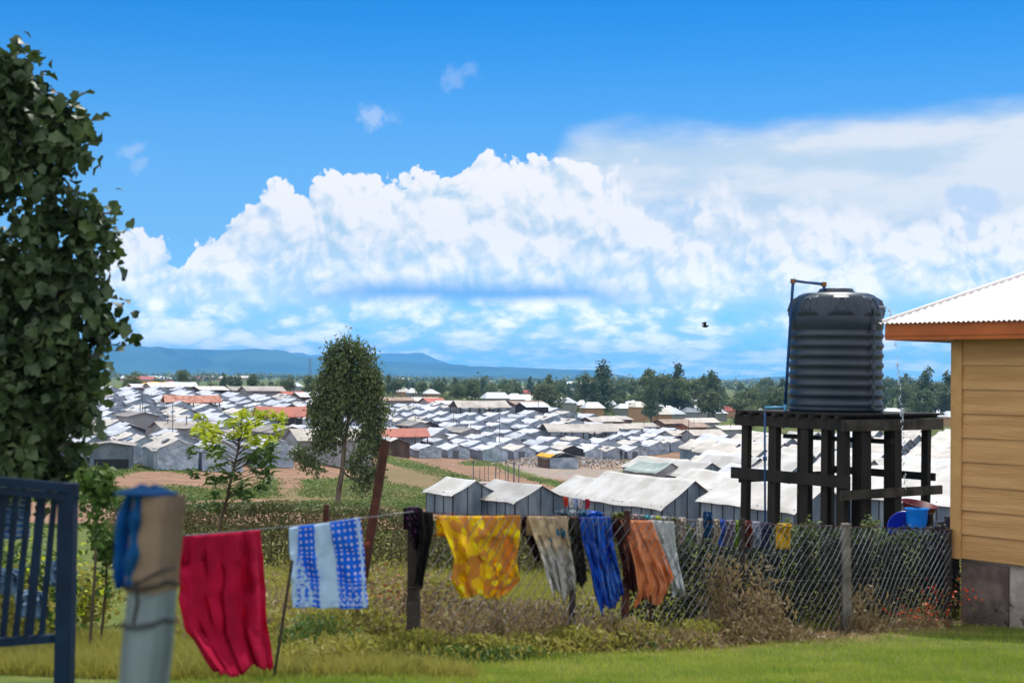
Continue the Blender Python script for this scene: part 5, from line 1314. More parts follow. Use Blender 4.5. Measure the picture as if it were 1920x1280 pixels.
# ---- people
M_skin = mat('skin', (.06, .03, .02), (.05, .025, .016), rough=.55, scale=8)
def person(px, Y, label, shirt, legs, hgt=1.68, face=0.0, step=.12, z=None, arm=.1):
    a = at(px, Y) if z is None else z
    s = hgt / 1.68; J = {}
    o = thing('person', label, 'person', a, face)
    def skin(nm, verts, edges, rad, mm, root=0):
        me = bpy.data.meshes.new(nm); me.from_pydata([tuple(c * s for c in v) for v in verts], edges, []); me.materials.append(mm)
        ob = link_mesh(nm, me, o); sk = ob.modifiers.new('skin', 'SKIN'); ob.modifiers.new('sub', 'SUBSURF').render_levels = 1
        lay = me.skin_vertices[0].data
        for i, r_ in enumerate(rad): lay[i].radius = (r_ * s * (r_ and 1), r_ * s * .85)
        lay[root].use_root = True
        return ob
    # one continuous body: pelvis, spine, neck, head, arms, legs
    v = [(0, 0, .92), (0, 0, 1.1), (0, .01, 1.30), (0, 0, 1.44), (0, -.01, 1.50), (0, -.02, 1.58), (0, -.01, 1.66),
         (-.17, 0, 1.38), (-.22, -.02, 1.12), (-.20, -.10 - arm, .90), (-.20, -.14 - arm, .82), (.17, 0, 1.38), (.22, .03, 1.12), (.20, .0 + arm * .3, .88), (.20, 0, .80),
         (-.09, 0, .86), (-.10, -step * .7, .48), (-.10, -step * .8, .08), (-.10, -step - .10, .03), (.09, 0, .86), (.10, step * .4, .48), (.10, step * 1.1, .09), (.10, step - .10, .03)]
    e = [(0, 1), (1, 2), (2, 3), (3, 4), (4, 5), (5, 6), (2, 7), (7, 8), (8, 9), (9, 10), (2, 11), (11, 12), (12, 13), (13, 14), (0, 15), (15, 16), (16, 17), (17, 18), (0, 19), (19, 20), (20, 21), (21, 22)]
    r_ = [.12, .11, .12, .05, .055, .095, .085, .06, .042, .034, .04, .06, .042, .034, .04, .085, .058, .04, .045, .085, .058, .04, .045]
    skin('body', v, e, r_, M_skin)
    skin('shirt', [(0, 0, .90), (0, 0, 1.12), (0, .01, 1.32), (0, 0, 1.42), (-.18, 0, 1.37), (-.22, -.01, 1.20), (.18, 0, 1.37), (.22, .02, 1.20)], [(0, 1), (1, 2), (2, 3), (2, 4), (4, 5), (2, 6), (6, 7)], [.155, .135, .145, .07, .085, .065, .085, .065], shirt)
    skin('trousers', [(0, 0, .95), (-.09, 0, .84), (-.10, -step * .7, .48), (-.10, -step * .8, .14), (.09, 0, .84), (.10, step * .4, .48), (.10, step * 1.1, .14)], [(0, 1), (1, 2), (2, 3), (0, 4), (4, 5), (5, 6)], [.14, .10, .075, .06, .10, .075, .06], legs)
    skin('hair', [(0, .01, 1.62), (0, .0, 1.70)], [(0, 1)], [.095, .07], mat('hair', (.012, .01, .01), rough=.9))
    return o
dk = flat('dark', (.03, .03, .035)); bl = flat('bluewear', (.03, .12, .32)); rd = flat('redwear', (.5, .03, .03)); wh = flat('whitewear', (.55, .55, .58))
person(1127, 217.0, 'person in dark clothes walking past the front tents, beside a low bench', dk, dk, 1.6, R(80), .22)
person(1166, 216.5, 'person in black standing before the front tents, right of the other walker', dk, dk, 1.72, R(10), .10)
person(751, 229, 'person in a red shirt between the orange shed and the block above it', rd, dk, 1.65, R(-20))
person(168, 127, 'person in a white shirt beside the corrugated hut, at the edge of the dark leaves', wh, dk, 1.65, R(30))
a_ = at(852, 112); person(852, 112, 'person in blue behind the leftmost near shelter, only head and shoulders showing', bl, dk, 1.7, R(15), z=a_ + Vector((0, 0, .55)))
b_ = at(852, 112); m = MB(); m.box(b_ + Vector((0, 0, .15)), (1.2, 1.0, .78)); o_ = m.build('earth_bank', mat('bank_soil', (.28, .17, .10), (.2, .12, .07), rough=.95, scale=1.5, bump=.06)); tag(o_, 'low earth bank behind the leftmost near shelter, under the person in blue', 'bank')
# bird
def bird():
    p = P(1322, 612, 60); m = MB()
    m.tube([p + Vector(v) for v in ((-.16, 0, .02), (-.08, 0, .0), (.05, 0, .0), (.13, 0, .03), (.17, 0, .03))], [.01, .035, .05, .03, .01], 8)
    o = m.build('bird', dk, smooth=True); tag(o, 'small dark bird flying left of the water tank', 'bird')
    for s in (-1, 1):
        m = MB(); a = [p + Vector((.06, s * .02, .02)), p + Vector((-.05, s * .02, .02)), p + Vector((-.12, s * .30, .16)), p + Vector((.0, s * .34, .2))]
        m.poly(a); m.poly([q + Vector((0, 0, -.012)) for q in a[::-1]]); w = m.build('wing', dk, o)
bird()
# ------------------------------------------------------------------ trees: crown = shell of leaf clumps
def crown_points(n, lobes, rs, inner=.35):
    """lobes: (x,y,z,rx,ry,rz); points mostly near the lobe surfaces"""
    vol = np.array([(l[3] * l[4] * l[5]) ** .67 for l in lobes]); vol /= vol.sum()
    idx = rs.choice(len(lobes), n, p=vol); L = np.array(lobes)[idx]
    d = rs.normal(size=(n, 3)); d /= np.linalg.norm(d, axis=1, keepdims=True)
    r = np.where(rs.rand(n) < inner, rs.rand(n) ** .5, 1 - np.abs(rs.normal(size=n)) * .10)[:, None]
    P_ = L[:, :3] + d * r * L[:, 3:6]
    nm = d + rs.normal(size=(n, 3)) * .55; nm[:, 2] += .35
    return P_, nm
def clump(P_, nm, k, spread, rs):
    n = len(P_); Q = np.repeat(P_, k, 0) + rs.normal(size=(n * k, 3)) * spread; N = np.repeat(nm, k, 0) + rs.normal(size=(n * k, 3)) * .6
    return Q, N
def make_tree_mesh(kind, seed):
    rs = np.random.RandomState(seed); r = random.Random(seed); lobes = []
    # unit tree 10 m tall
    if kind == 'round':
        for k in range(9): a = r.uniform(0, 6.28); q = r.uniform(.2, 2.4); lobes.append((q * math.cos(a), q * math.sin(a), r.uniform(4, 8.2), r.uniform(1.1, 1.9), r.uniform(1.1, 1.9), r.uniform(.9, 1.6)))
        lobes.append((0, 0, 6.3, 2.2, 2.2, 2.4))
    elif kind == 'tall':
        for k in range(10): z = 2.6 + k * .72; w = 1.9 * (1 - (k / 11) ** 1.6) + .25; a = r.uniform(0, 6.28); lobes.append((.5 * w * math.cos(a), .5 * w * math.sin(a), z, w * r.uniform(.55, .85), w * r.uniform(.55, .85), r.uniform(.6, 1.0)))
    elif kind == 'spread':
        for k in range(11): a = r.uniform(0, 6.28); q = r.uniform(.8, 3.4); lobes.append((q * math.cos(a), q * math.sin(a), r.uniform(5.2, 8.8), r.uniform(.9, 1.6), r.uniform(.9, 1.6), r.uniform(.6, 1.0)))
    else:
        for k in range(8): a = r.uniform(0, 6.28); q = r.uniform(.3, 2.8); lobes.append((q * math.cos(a), q * math.sin(a), r.uniform(1.6, 6.5), r.uniform(1.2, 2.0), r.uniform(1.2, 2.0), r.uniform(1.0, 1.8)))
    Pp, nm = crown_points(620, lobes, rs, .25); Q, N = clump(Pp, nm, 4, .22, rs)
    lm = {'round': M_lfA, 'tall': M_lfC, 'spread': M_lfB, 'bushy': M_lfB if seed % 2 else M_lfA}[kind]
    me = soup_mesh(Q, N, .42, lm, rs)
    t = MB(); t.tube([(0, 0, -.6), (.08, 0, 2.5), (0, .1, 5), (.1, 0, 7.4)], [.22, .17, .11, .05], 7)
    for k in range(6):
        l = lobes[k]; z0 = min(l[2] * .6, 5); t.tube([(0, 0, z0), (l[0] * .6, l[1] * .6, (z0 + l[2]) / 2), (l[0], l[1], l[2])], [.09, .06, .025], 5)
    return me, t.mesh('trunk', M_barkpale)
def soup_mesh(pts, nrm, size, m_, rs, aspect=1.5, bend=.3, droop=.1):
    o = soup('crown', pts, nrm, size, m_, aspect, None, droop, bend, rs); me = o.data; bpy.data.objects.remove(o); return me
KINDS = {}
for kd in ('round', 'tall', 'spread', 'bushy'): KINDS[kd] = [make_tree_mesh(kd, s) for s in range(4)]
LOOK = {'round': 'dark round-crowned tree', 'tall': 'tall narrow dark tree', 'spread': 'spreading light green tree', 'bushy': 'bushy low-crowned tree'}
TREES = []
def tree(px, Y, h, kd, group='trees behind the camp', label=None):
    a = at(px, Y); cm, tm = KINDS[kd][rnd.randrange(4)]
    o = thing(kd + '_tree' if kd != 'spread' else 'spreading_tree', label or 'x', 'tree', a, rnd.uniform(0, 6.28), group); s = h / 9.6; w = s * rnd.uniform(.85, 1.2)
    o.scale = (w, w, s); link_mesh('crown', cm, o); link_mesh('trunk', tm, o)
    if not label: TREES.append((o, LOOK[kd]))
    return o
# houses among the trees
def house_far(px, Y, W, L, hw, hr, th, rm, wm_, label, phrase=None, up=0.0, name='far_house', group='houses among the trees'):
    a = at(px, Y); a.z += up
    o = thing(name, label, 'house', a, th, group)
    m = MB(); m.box((0, 0, hw / 2 - .8), (W, L, hw + 1.6)); m.build('wall', wm_, o)
    m = MB(); e = .4; q = [(-W / 2 - e, -L / 2 - e, hw - .1), (W / 2 + e, -L / 2 - e, hw - .1), (W / 2 + e, L / 2 + e, hw - .1), (-W / 2 - e, L / 2 + e, hw - .1)]; r0, r1 = (0, -L / 2 + W * .3, hr), (0, L / 2 - W * .3, hr)
    m.poly([q[0], q[1], r0]); m.poly([q[1], q[2], r1, r0]); m.poly([q[2], q[3], r1]); m.poly([q[3], q[0], r0, r1]); m.poly(q[::-1]); m.build('roof', rm, o)
    for k in range(2): m = MB(); m.box((-W / 2 - .03, -L / 4 + k * L / 2, hw * .6), (.05, .9, .7)); m.build('window', M_win, o)
    if phrase: landmark(o, phrase, hr)
    return o
M_rwhite = mat('far_roof_white', srgb(214, 218, 222), srgb(190, 196, 200), rough=.45, objvar=.2); M_rred = mat('far_roof_red', srgb(168, 80, 66), srgb(150, 66, 56), rough=.6, objvar=.2)
M_rtan = mat('far_roof_tan', srgb(206, 200, 186), rough=.6); M_wtan = mat('far_wall_tan', srgb(180, 140, 104), rough=.8, objvar=.2); M_wgrey = mat('far_wall_grey', srgb(150, 150, 146), rough=.8, objvar=.2)
HF = [(933, 640, 9, 12, M_rwhite, 'large white-roofed building among the trees, above the back grey open shed', 'the big white roof in the trees'), (990, 700, 8, 16, M_rred, 'long red-roofed building among the trees right of the big white roof', 'the long red roof in the trees'),
      (930, 352, 4, 12, M_rwhite, 'long low white roof at the tree line left of centre', None), (965, 375, 6, 8, M_rwhite, 'pointed white roof at the tree line, centre left', 'the pointed white roof'), (985, 380, 6, 9, M_rwhite, 'white roof just right of the pointed one', None),
      (1062, 385, 6, 8, M_rwhite, 'white roof half hidden by trees above the middle of the camp', 'the half-hidden white roof'), (1054, 365, 5, 8, M_rwhite, 'lower white roof below the half-hidden one', None), (1112, 365, 5, 9, M_rwhite, 'white roof behind the tan-roofed huts', None),
      (1170, 480, 6, 9, M_rwhite, 'small white roof above the tan house', None), (1197, 385, 6, 7, M_rtan, 'tan two-level house with a cream roof in front of the trees', 'the tan house'), (1236, 520, 8, 12, M_rwhite, 'highest white roof right of the tall dark tree', 'the highest white roof'),
      (1248, 460, 8, 12, M_rwhite, 'broad white roof below the highest one', None), (1284, 500, 7, 12, M_rwhite, 'white roof to the right of the highest one', None), (1240, 400, 6, 8, M_rwhite, 'white roof just right of the tan house trees', None), (1296, 430, 6, 10, M_rwhite, 'white roof above the brightly lit low one', None),
      (1262, 372, 6, 9, M_rwhite, 'brightly lit low white roof nearest the camp on the right', 'the bright low roof'), (1240, 352, 5, 8, M_rtan, 'cream roof just behind the camp edge', None), (1305, 640, 8, 14, M_rwhite, 'distant white roof up the slope, left of the tank', None), (1332, 560, 8, 14, M_rwhite, 'white roof up the slope right of the distant one', None),
      (1362, 470, 7, 9, M_rred, 'red-roofed house with white walls, left of the blue pipe', 'the red house left of the tank'), (1378, 520, 7, 10, M_rwhite, 'white roof behind the red house', None), (1405, 600, 8, 10, M_rwhite, 'white roof near the pale blue pipe', None),
      (1672, 470, 7, 12, M_rwhite, 'white roof at the tree line just right of the tank', 'the white roof right of the tank'), (1700, 480, 7, 14, M_rwhite, 'long white roof further right of the tank', None), (1760, 470, 7, 12, M_rwhite, 'white roof beside the house wall', None), (1778, 372, 5, 6, M_rwhite, 'small pale hut on the field beside the house wall', None),
      (757, 520, 6, 12, M_rtan, 'cream-roofed building right of the tall slender tree, in the trees', 'the cream roof by the tall tree'), (776, 480, 5, 7, M_rwhite, 'small white roof below and right of the cream one', None), (808, 470, 7, 9, M_rwhite, 'white hip-roofed house in the trees, centre left', 'the white hip-roofed house'), (555, 560, 5, 10, M_rwhite, 'pale roof in the fields left of the tall tree', None),
      (318, 480, 5, 8, M_rred, 'red roof behind the yellow sheet, back left', 'the red roof at back left'), (1080, 900, 8, 20, M_rwhite, 'far white roof on the plain, centre', None), (970, 1000, 8, 14, M_rwhite, 'far white roof on the green rise, centre left', None), (1328, 980, 8, 20, M_rred, 'far pinkish roof on the skyline left of the tank', None)]
HF += [(1095, 470, 6, 9, M_rwhite, 'white roof far up among the trees, right of the long red roof', None), (1145, 520, 7, 12, M_rwhite, 'pale roof among the trees under the tallest pointed tree', None), (1182, 560, 7, 11, M_rwhite, 'highest small white roof left of the very dark tree', None), (1268, 560, 7, 11, M_rwhite, 'uppermost white roof under the slender skyline tree', None), (1312, 480, 6, 10, M_rwhite, 'bright white roof under the radio mast', None), (1345, 420, 6, 9, M_rwhite, 'white roof in front of the red house, lower down', None), (1425, 480, 7, 10, M_rwhite, 'white roof right behind the tank stand top beam', None), (1206, 450, 6, 9, M_rwhite, 'white roof peeping out left of the very dark tall tree', None)]
HL = []
for i, (px, Y, W, L, rm, lab, ph) in enumerate(HF):
    o = house_far(px, Y, W * .62, L * .55, 2.6 if 'two-level' not in lab else 4.2, 4.0 if 'two-level' not in lab else 5.6, R(rnd.choice((-60, -70, 25, 35))), rm, M_wtan if i % 3 == 1 or rm is M_rtan else M_wgrey, lab, ph)
    HL.append((px, Y))
# far settlement on the left plain
k = 0
for px, Y, rm in [(246, 1500, M_rwhite), (262, 1300, M_rred), (273, 1350, M_rred), (295, 1500, M_rwhite), (303, 1480, M_rwhite), (316, 1500, M_rwhite), (330, 1550, M_rred), (345, 1650, M_rred), (352, 1600, M_rwhite), (372, 1700, M_rred), (380, 1600, M_rred), (392, 1750, M_rtan), (404, 1750, M_rtan), (418, 1700, M_rtan), (432, 1800, M_rwhite), (446, 1800, M_rtan), (470, 1900, M_rtan), (760, 2100, M_rtan), (905, 1900, M_rwhite), (1075, 1700, M_rwhite), (1085, 1750, M_rwhite)]:
    c = {id(M_rred): 'red-roofed', id(M_rwhite): 'white-roofed', id(M_rtan): 'tan-roofed'}[id(rm)]
    house_far(px, Y, 8, 22, 3, 5.5, R(-75), rm, M_wtan, 'tiny %s building on the plain, %s from the left' % (c, ORD[k].replace(' nearest', '').replace('nearest', 'first').replace('-th', 'th')), name='plain_building', group='buildings on the far plain'); k += 1
def clear_of_houses(px, Y):
    return all(not (abs(px - hx) < 14 * 450 / max(Y, 300) and Y < hy + 5 and hy - Y < 190) for hx, hy in HL)
def scatter(n, px0, px1, Y0, Y1, h0, h1, kinds, gap=11):
    pl = []; tries = 0
    while len(pl) < n and tries < n * 60:
        tries += 1; px = rnd.uniform(px0, px1); Y = Y0 + (Y1 - Y0) * rnd.random() ** 1.3
        a = at(px, Y)
        if not clear_of_houses(px, Y) or blocked(a.x, a.y, 2): continue
        if any((a.x - q[0]) ** 2 + (a.y - q[1]) ** 2 < (gap * .5) ** 2 for q in pl): continue
        pl.append((a.x, a.y)); tree(px, Y, rnd.uniform(h0, h1), rnd.choice(kinds))
scatter(52, 1085, 1490, 322, 560, 6.5, 11.5, ['round', 'spread', 'bushy', 'spread', 'round', 'bushy', 'tall'])
scatter(34, 880, 1120, 330, 620, 6, 10, ['round', 'bushy', 'round', 'tall'])
scatter(36, 1090, 1500, 560, 1000, 10, 15, ['round', 'round', 'tall', 'spread', 'round'])
scatter(22, 880, 1100, 600, 1000, 7, 11, ['round', 'tall', 'bushy'])
scatter(22, 715, 900, 340, 700, 5, 8.5, ['round', 'bushy', 'round', 'tall'])
scatter(26, 235, 600, 300, 560, 4.5, 7, ['round', 'bushy', 'bushy', 'tall'])
scatter(14, 1650, 1800, 385, 520, 10, 13.5, ['round', 'tall', 'spread', 'bushy'], 8)
scatter(10, 1650, 1800, 600, 900, 12, 17, ['round', 'tall'], 8)
for px, Y, h, kd, lab in ((1131, 420, 16.5, 'tall', 'tallest dark pointed tree above the middle of the camp, against the hills'), (1112, 430, 13.5, 'round', 'greyish round tree left of the tallest pointed one'), (1228, 430, 15.5, 'spread', 'broad flat-topped tree breaking the skyline left of the tank'),
                          (1247, 440, 15, 'round', 'rounded tree joined to the right side of the broad flat-topped one'), (1271, 440, 17, 'tall', 'slender pointed tree on the skyline, right of the flat-topped one'), (1222, 345, 11.5, 'tall', 'very dark tall tree just right of the tan house'), (1300, 430, 14, 'spread', 'feathery tree on the skyline left of the radio mast'),
                          (1336, 400, 14, 'tall', 'feathery pointed tree left of the tank, right of the radio mast'), (1330, 335, 9.5, 'round', 'dark mass-like tree at the field edge left of the tank stand'), (1738, 440, 16.5, 'tall', 'slender pointed tree between tank and house'), (1778, 430, 15, 'tall', 'pointed tree touching the house wall in the picture')):
    tree(px, Y, h, kd, label=lab)
autolabel(TREES, '', 5)
for o, lk in TREES: o['label'] = o['label'].replace('  ', ' ').replace(' ,', ',')
print('TREES', len(TREES))
# far woods and hedgerows on the plain: one mass nobody could count
def far_woods():
    rs = np.random.RandomState(3); Q = []; N = []
    for i in range(520):
        px = rs.uniform(-100, 1950); Y = 1000 + 2600 * rs.rand() ** .8
        if px < 640 and Y < 1300 and rs.rand() < .6: continue
        x = (px - 960) / F * Y
        for j in range(rs.randint(1, 5)):
            cx = x + rs.normal() * 14; cy = Y + rs.normal() * 8; h = rs.uniform(6, 12) * (1.2 if px > 1050 else .85); z = G(cx, cy)
            p = rs.normal(size=(36, 3)) * [h * .28, h * .28, h * .24]; p[:, 2] += h * .55
            Q.append(p + [cx, cy, z]); N.append(p + rs.normal(size=p.shape) * 2)
    soupo = soup('far_woods', np.concatenate(Q), np.concatenate(N), 2.6, M_lfA, 1.3, None, 0, .3, rs)
    stuff(soupo, 'far woods and hedgerows scattered over the plain below the hills', 'woods')
far_woods()
def undergrowth():
    rs = np.random.RandomState(9); Q = []
    for i in range(1700):
        px = rs.uniform(700, 1500) if i % 4 else rs.uniform(1650, 1800); Y = rs.uniform(312, 620)
        if px > 1290 and Y < 385: continue
        if not clear_of_houses(px, Y): continue
        a = at(px, Y)
        if blocked(a.x, a.y, 2): continue
        p = rs.normal(size=(26, 3)) * [2.0, 2.0, .8]; p[:, 2] = np.abs(p[:, 2]) + .2; Q.append(p + [a.x, a.y, a.z])
    Q = np.concatenate(Q); o = soup('undergrowth', Q, rs.normal(size=Q.shape) + [0, 0, .6], .8, M_lfB, 1.3, None, 0, .3, rs); stuff(o, 'low green undergrowth between the trees behind the camp', 'undergrowth')
undergrowth()
# masts
def mast(px, Y, h, w, label):
    a = at(px, Y); m = MB()
    for sx in (-1, 1): m.tube([a + Vector((sx * w, 0, -1)), a + Vector((sx * w * .3, 0, h))], w * .14, 5)
    n = 12
    for i in range(n):
        t0, t1 = i / n, (i + 1) / n; s = 1 if i % 2 else -1
        m.tube([a + Vector((s * w * (1 - .7 * t0), 0, h * t0)), a + Vector((-s * w * (1 - .7 * t1), 0, h * t1))], w * .09, 4)
    m.tube([a + Vector((0, 0, h)), a + Vector((0, 0, h * 1.1))], w * .1, 5)
    o = m.build('radio_mast', mat('mast_steel', srgb(120, 120, 126), rough=.6)); tag(o, label, 'mast', 'radio masts on the skyline')
mast(581, 1500, 25, 2.2, 'lattice radio mast on the plain, left of the tall slender tree'); mast(1312, 900, 11, .8, 'slim radio mast on the skyline between the feathery trees')
# ------------------------------------------------------------------ near and middle vegetation
def crownsoup(name, lobes_px, Y, n, size, m_, parent, k=3, spread=.5, rs=None, aspect=1.5, depth=1.0, droop=.15, inner=.3, bend=.3, broad=False, gap=0, gapt=-.7):
    rs = rs or nrs; o = Vector(parent.location) if parent else Vector()
    lob = []
    for l in lobes_px:
        px, py, rx, ry = l[:4]; dY = l[4] if len(l) > 4 else 0
        c = P(px, py, Y + dY) - o; s = Y / F; lob.append((c.x, c.y, c.z, rx * s, max(rx, ry) * s * depth, ry * s))
    Pp, nm = crown_points(n, lob, rs, inner)
    if gap: kf = gap; gm = np.sin(Pp[:, 0] * kf + 1) + np.sin(Pp[:, 1] * kf * .9 + 2) + np.sin(Pp[:, 2] * kf * 1.2 + .5) > gapt; Pp, nm = Pp[gm], nm[gm]
    Q, N = clump(Pp, nm, k, size * spread, rs)
    if broad: return broad_soup(name, Q, N, size, m_, parent, rs)
    return soup(name, Q, N, size, m_, aspect, parent, droop, bend, rs)
def tall_tree():
    t = thing('slender_tree', 'tall slender tree with open grey-green crown, alone on the field between the orange sheds', 'tree', at(633, 75)); o = Vector(t.location)
    q = lambda x, y, d=0: P(x, y, 75 + d) - o
    m = MB(); m.tube([Vector((0, 0, -.4)), q(632, 955), q(635, 920), q(642, 880), q(645, 840), q(646, 821), q(652, 798), q(655, 760), q(658, 710), q(657, 665)], [.17, .15, .145, .13, .12, .11, .09, .075, .05, .02], 9)
    for pts in (((646, 824), (630, 800), (612, 780)), ((642, 878), (615, 872), (590, 862), (572, 852)), ((643, 868), (662, 858), (690, 838)), ((642, 884), (664, 900), (685, 905)), ((652, 798), (675, 775), (700, 760)), ((655, 760), (636, 735), (622, 712)), ((656, 740), (676, 715), (690, 695)), ((646, 835), (625, 828), (608, 815))):
        m.tube([q(*p, d * .5) for d, p in enumerate(pts)], [.06, .04, .025, .015][:len(pts)], 6)
    m.build('trunk', M_barkpale, t, smooth=True)
    L = [(657, 652, 20, 16), (636, 668, 20, 18), (676, 672, 20, 18), (625, 692, 18, 18), (650, 695, 24, 20), (684, 700, 22, 20), (696, 722, 16, 20), (612, 722, 20, 20), (640, 724, 24, 20), (668, 728, 22, 20), (604, 752, 18, 16), (630, 755, 22, 18), (660, 758, 20, 18), (692, 752, 18, 16), (712, 768, 11, 14), (598, 782, 13, 16), (620, 788, 20, 16), (684, 778, 16, 10),
         (610, 815, 18, 12), (636, 812, 14, 12), (700, 800, 16, 8), (680, 812, 15, 8), (612, 840, 16, 8), (600, 832, 11, 9), (700, 824, 15, 9), (686, 842, 17, 9), (710, 842, 8, 7), (668, 862, 12, 6), (664, 878, 10, 6), (560, 848, 9, 6), (572, 858, 12, 6), (590, 868, 10, 7), (597, 880, 7, 8), (568, 872, 6, 7), (690, 893, 14, 8), (676, 903, 12, 8), (704, 880, 9, 8), (684, 915, 8, 5)]
    crownsoup('crown', L, 75, 1900, .21, M_lfEuc, t, 12, 1.1, np.random.RandomState(3), 2.0, .9, .7, .2, gap=3.6, gapt=-.8)
tall_tree()
def broad_tree():
    t = thing('broad_leaved_tree', 'large dark broad-leaved tree filling the left edge of the view', 'tree', at(-60, 13.8)); o = Vector(t.location)
    q = lambda x, y, d=0: P(x, y, 13.8 + d) - o
    m = MB(); m.tube([Vector((0, 0, -.3)), q(-62, 1000), q(-50, 800), q(-30, 560), q(-20, 330), q(0, 190), q(25, 130)], [.19, .17, .15, .12, .08, .05, .02], 10)
    for pts in (((-50, 800), (20, 760), (100, 700), (190, 660)), ((-40, 680), (40, 600), (130, 540), (220, 560)), ((-30, 540), (50, 450), (140, 400), (210, 400)), ((-22, 400), (40, 330), (110, 280), (170, 250)), ((-50, 850), (20, 860), (90, 850), (130, 830))):
        m.tube([q(*p, .25 - .1 * i) for i, p in enumerate(pts)], [.06, .035, .018, .008], 7)
    m.build('trunk', M_bark, t, smooth=True)
    L = [(55, 112, 26, 14), (18, 130, 34, 22), (70, 160, 20, 20), (20, 175, 44, 28), (60, 205, 36, 24), (15, 240, 50, 34), (160, 228, 32, 14), (128, 256, 34, 18), (180, 262, 20, 20), (205, 290, 12, 8), (95, 290, 40, 24), (40, 305, 50, 28), (150, 318, 26, 16), (70, 345, 46, 20), (10, 345, 34, 20), (120, 365, 32, 18),
         (160, 385, 28, 16), (205, 412, 30, 18), (222, 440, 20, 24), (100, 410, 34, 18), (160, 440, 34, 18), (70, 450, 30, 20), (15, 470, 34, 22), (110, 490, 40, 24), (185, 500, 16, 14), (50, 520, 46, 28), (160, 530, 34, 18), (205, 548, 26, 18), (0, 560, 40, 34), (100, 565, 42, 26), (235, 580, 26, 16), (240, 606, 22, 20), (180, 600, 34, 20), (140, 630, 34, 20), (60, 620, 50, 30),
         (215, 640, 14, 12), (180, 665, 38, 20), (110, 680, 42, 26), (40, 690, 50, 30), (205, 700, 28, 20), (222, 735, 16, 18), (150, 725, 40, 22), (80, 745, 44, 26), (10, 750, 44, 34), (180, 765, 24, 18), (120, 790, 34, 22), (50, 805, 44, 26), (155, 820, 20, 22), (90, 845, 36, 24), (10, 850, 50, 30), (140, 865, 14, 18), (60, 885, 50, 16), (100, 880, 26, 18),
         (-80, 230, 80, 70), (-80, 340, 90, 60), (-70, 560, 90, 90), (-80, 740, 100, 90), (-70, 860, 90, 60), (30, 640, 80, 70, .7), (30, 800, 90, 80, .7), (0, 260, 50, 50, .6), (80, 560, 70, 50, .7), (130, 700, 50, 60, .7)]
    crownsoup('crown', [(l[0] * .85 - 6 if l[0] > 0 else l[0], l[1] + 12 * (l[1] < 200), l[2] * .84, l[3] * .86) + tuple(l[4:]) for l in L], 13.8, 560, .115, M_lfFig, t, 24, 1.05, np.random.RandomState(8), 1.25, .9, .55, .25, .5, True, gap=9, gapt=-.75)
broad_tree()
def bright_sapling():
    t = thing('sapling', 'young tree with bright yellow-green top leaves, standing before the camp', 'tree', at(412, 30)); o = Vector(t.location)
    q = lambda x, y, d=0: P(x, y, 30 + d) - o
    m = MB(); m.tube([Vector((0, 0, -.2)), q(412, 985), q(424, 940), q(433, 900), q(445, 850), q(452, 800), q(455, 768)], [.035, .033, .03, .026, .02, .014, .006], 7)
    rs = np.random.RandomState(12); r = random.Random(12)
    tips = []
    for i in range(62):
        f = r.random() ** .45; y = 965 - 190 * f; w = (30 + 60 * math.sin(min(1, f * 1.15) * math.pi * .62)) if f > .15 else 25
        x = np.interp(y, [765, 850, 900, 985], [455, 447, 433, 412]) + r.uniform(-1, 1) * w
        d = r.uniform(-1, 1) * w / 89
        st = q(np.interp(y + 22, [765, 850, 900, 985], [455, 447, 433, 412]), y + 24); tip = q(x, y, d)
        m.tube([st, st.lerp(tip, .5) + Vector((0, 0, .04)), tip], [.011, .008, .004], 5); tips.append((tip, y))
    m.build('trunk', M_bark, t, smooth=True)
    for nm, lo, hi, mm in (('sunlit_leaves', 0, 838, M_lfYel), ('leaves', 838, 2000, M_lfSap)):  # sunlight on the crown top is put into the brighter yellow leaf colour
        pts = []; tn = []
        for tip, y in tips:
            if not lo <= y < hi: continue
            for k in range(13):
                a = r.uniform(0, 6.28); e = r.uniform(-.9, .45) if y > 838 else r.uniform(-.5, .7); dv = Vector((math.cos(a) * math.cos(e), math.sin(a) * math.cos(e), math.sin(e)))
                pts.append(tip + dv * .11 + Vector((0, 0, r.uniform(-.08, .06)))); tn.append(dv)
        pts = np.array(pts); tn = np.array(tn); nn = rs.normal(size=pts.shape) * .5 + [0, 0, 1.0]
        soup(nm, pts, nn, .26, mm, 3.0, t, .2, .2, rs, .35, tangent=tn * 3)
bright_sapling()
def small_saplings():
    for i, (px, Y, top, w, lab) in enumerate(((176, 13.2, 876, 26, 'leafy green sapling just right of the gate post'), (196, 14.5, 985, 18, 'short thin sapling between the gate post and the timber post'))):
        t = thing('sapling', lab, 'tree', at(px, Y)); o = Vector(t.location); q = lambda x, y, d=0: P(x, y, Y + d) - o
        base = proj(t.location)[1]; m = MB(); m.tube([Vector((0, 0, -.1)), q(px + 3, (base + top) / 2), q(px + 4, top + 20)], [.018, .014, .006], 6); m.build('trunk', M_bark, t)
        L = [(px + r_, top + dy, w * s, w * s * .8) for r_, dy, s in ((-8, 20, .8), (12, 30, .9), (2, 50, .9), (20, 62, .7), (0, 95, .5), (8, 125, .45))]
        crownsoup('crown', L, Y, 170 if i == 0 else 110, .085, M_lfYel if False else M_lfSap, t, 3, .6, np.random.RandomState(30 + i), 1.6, 1, .4, .5)
small_saplings()
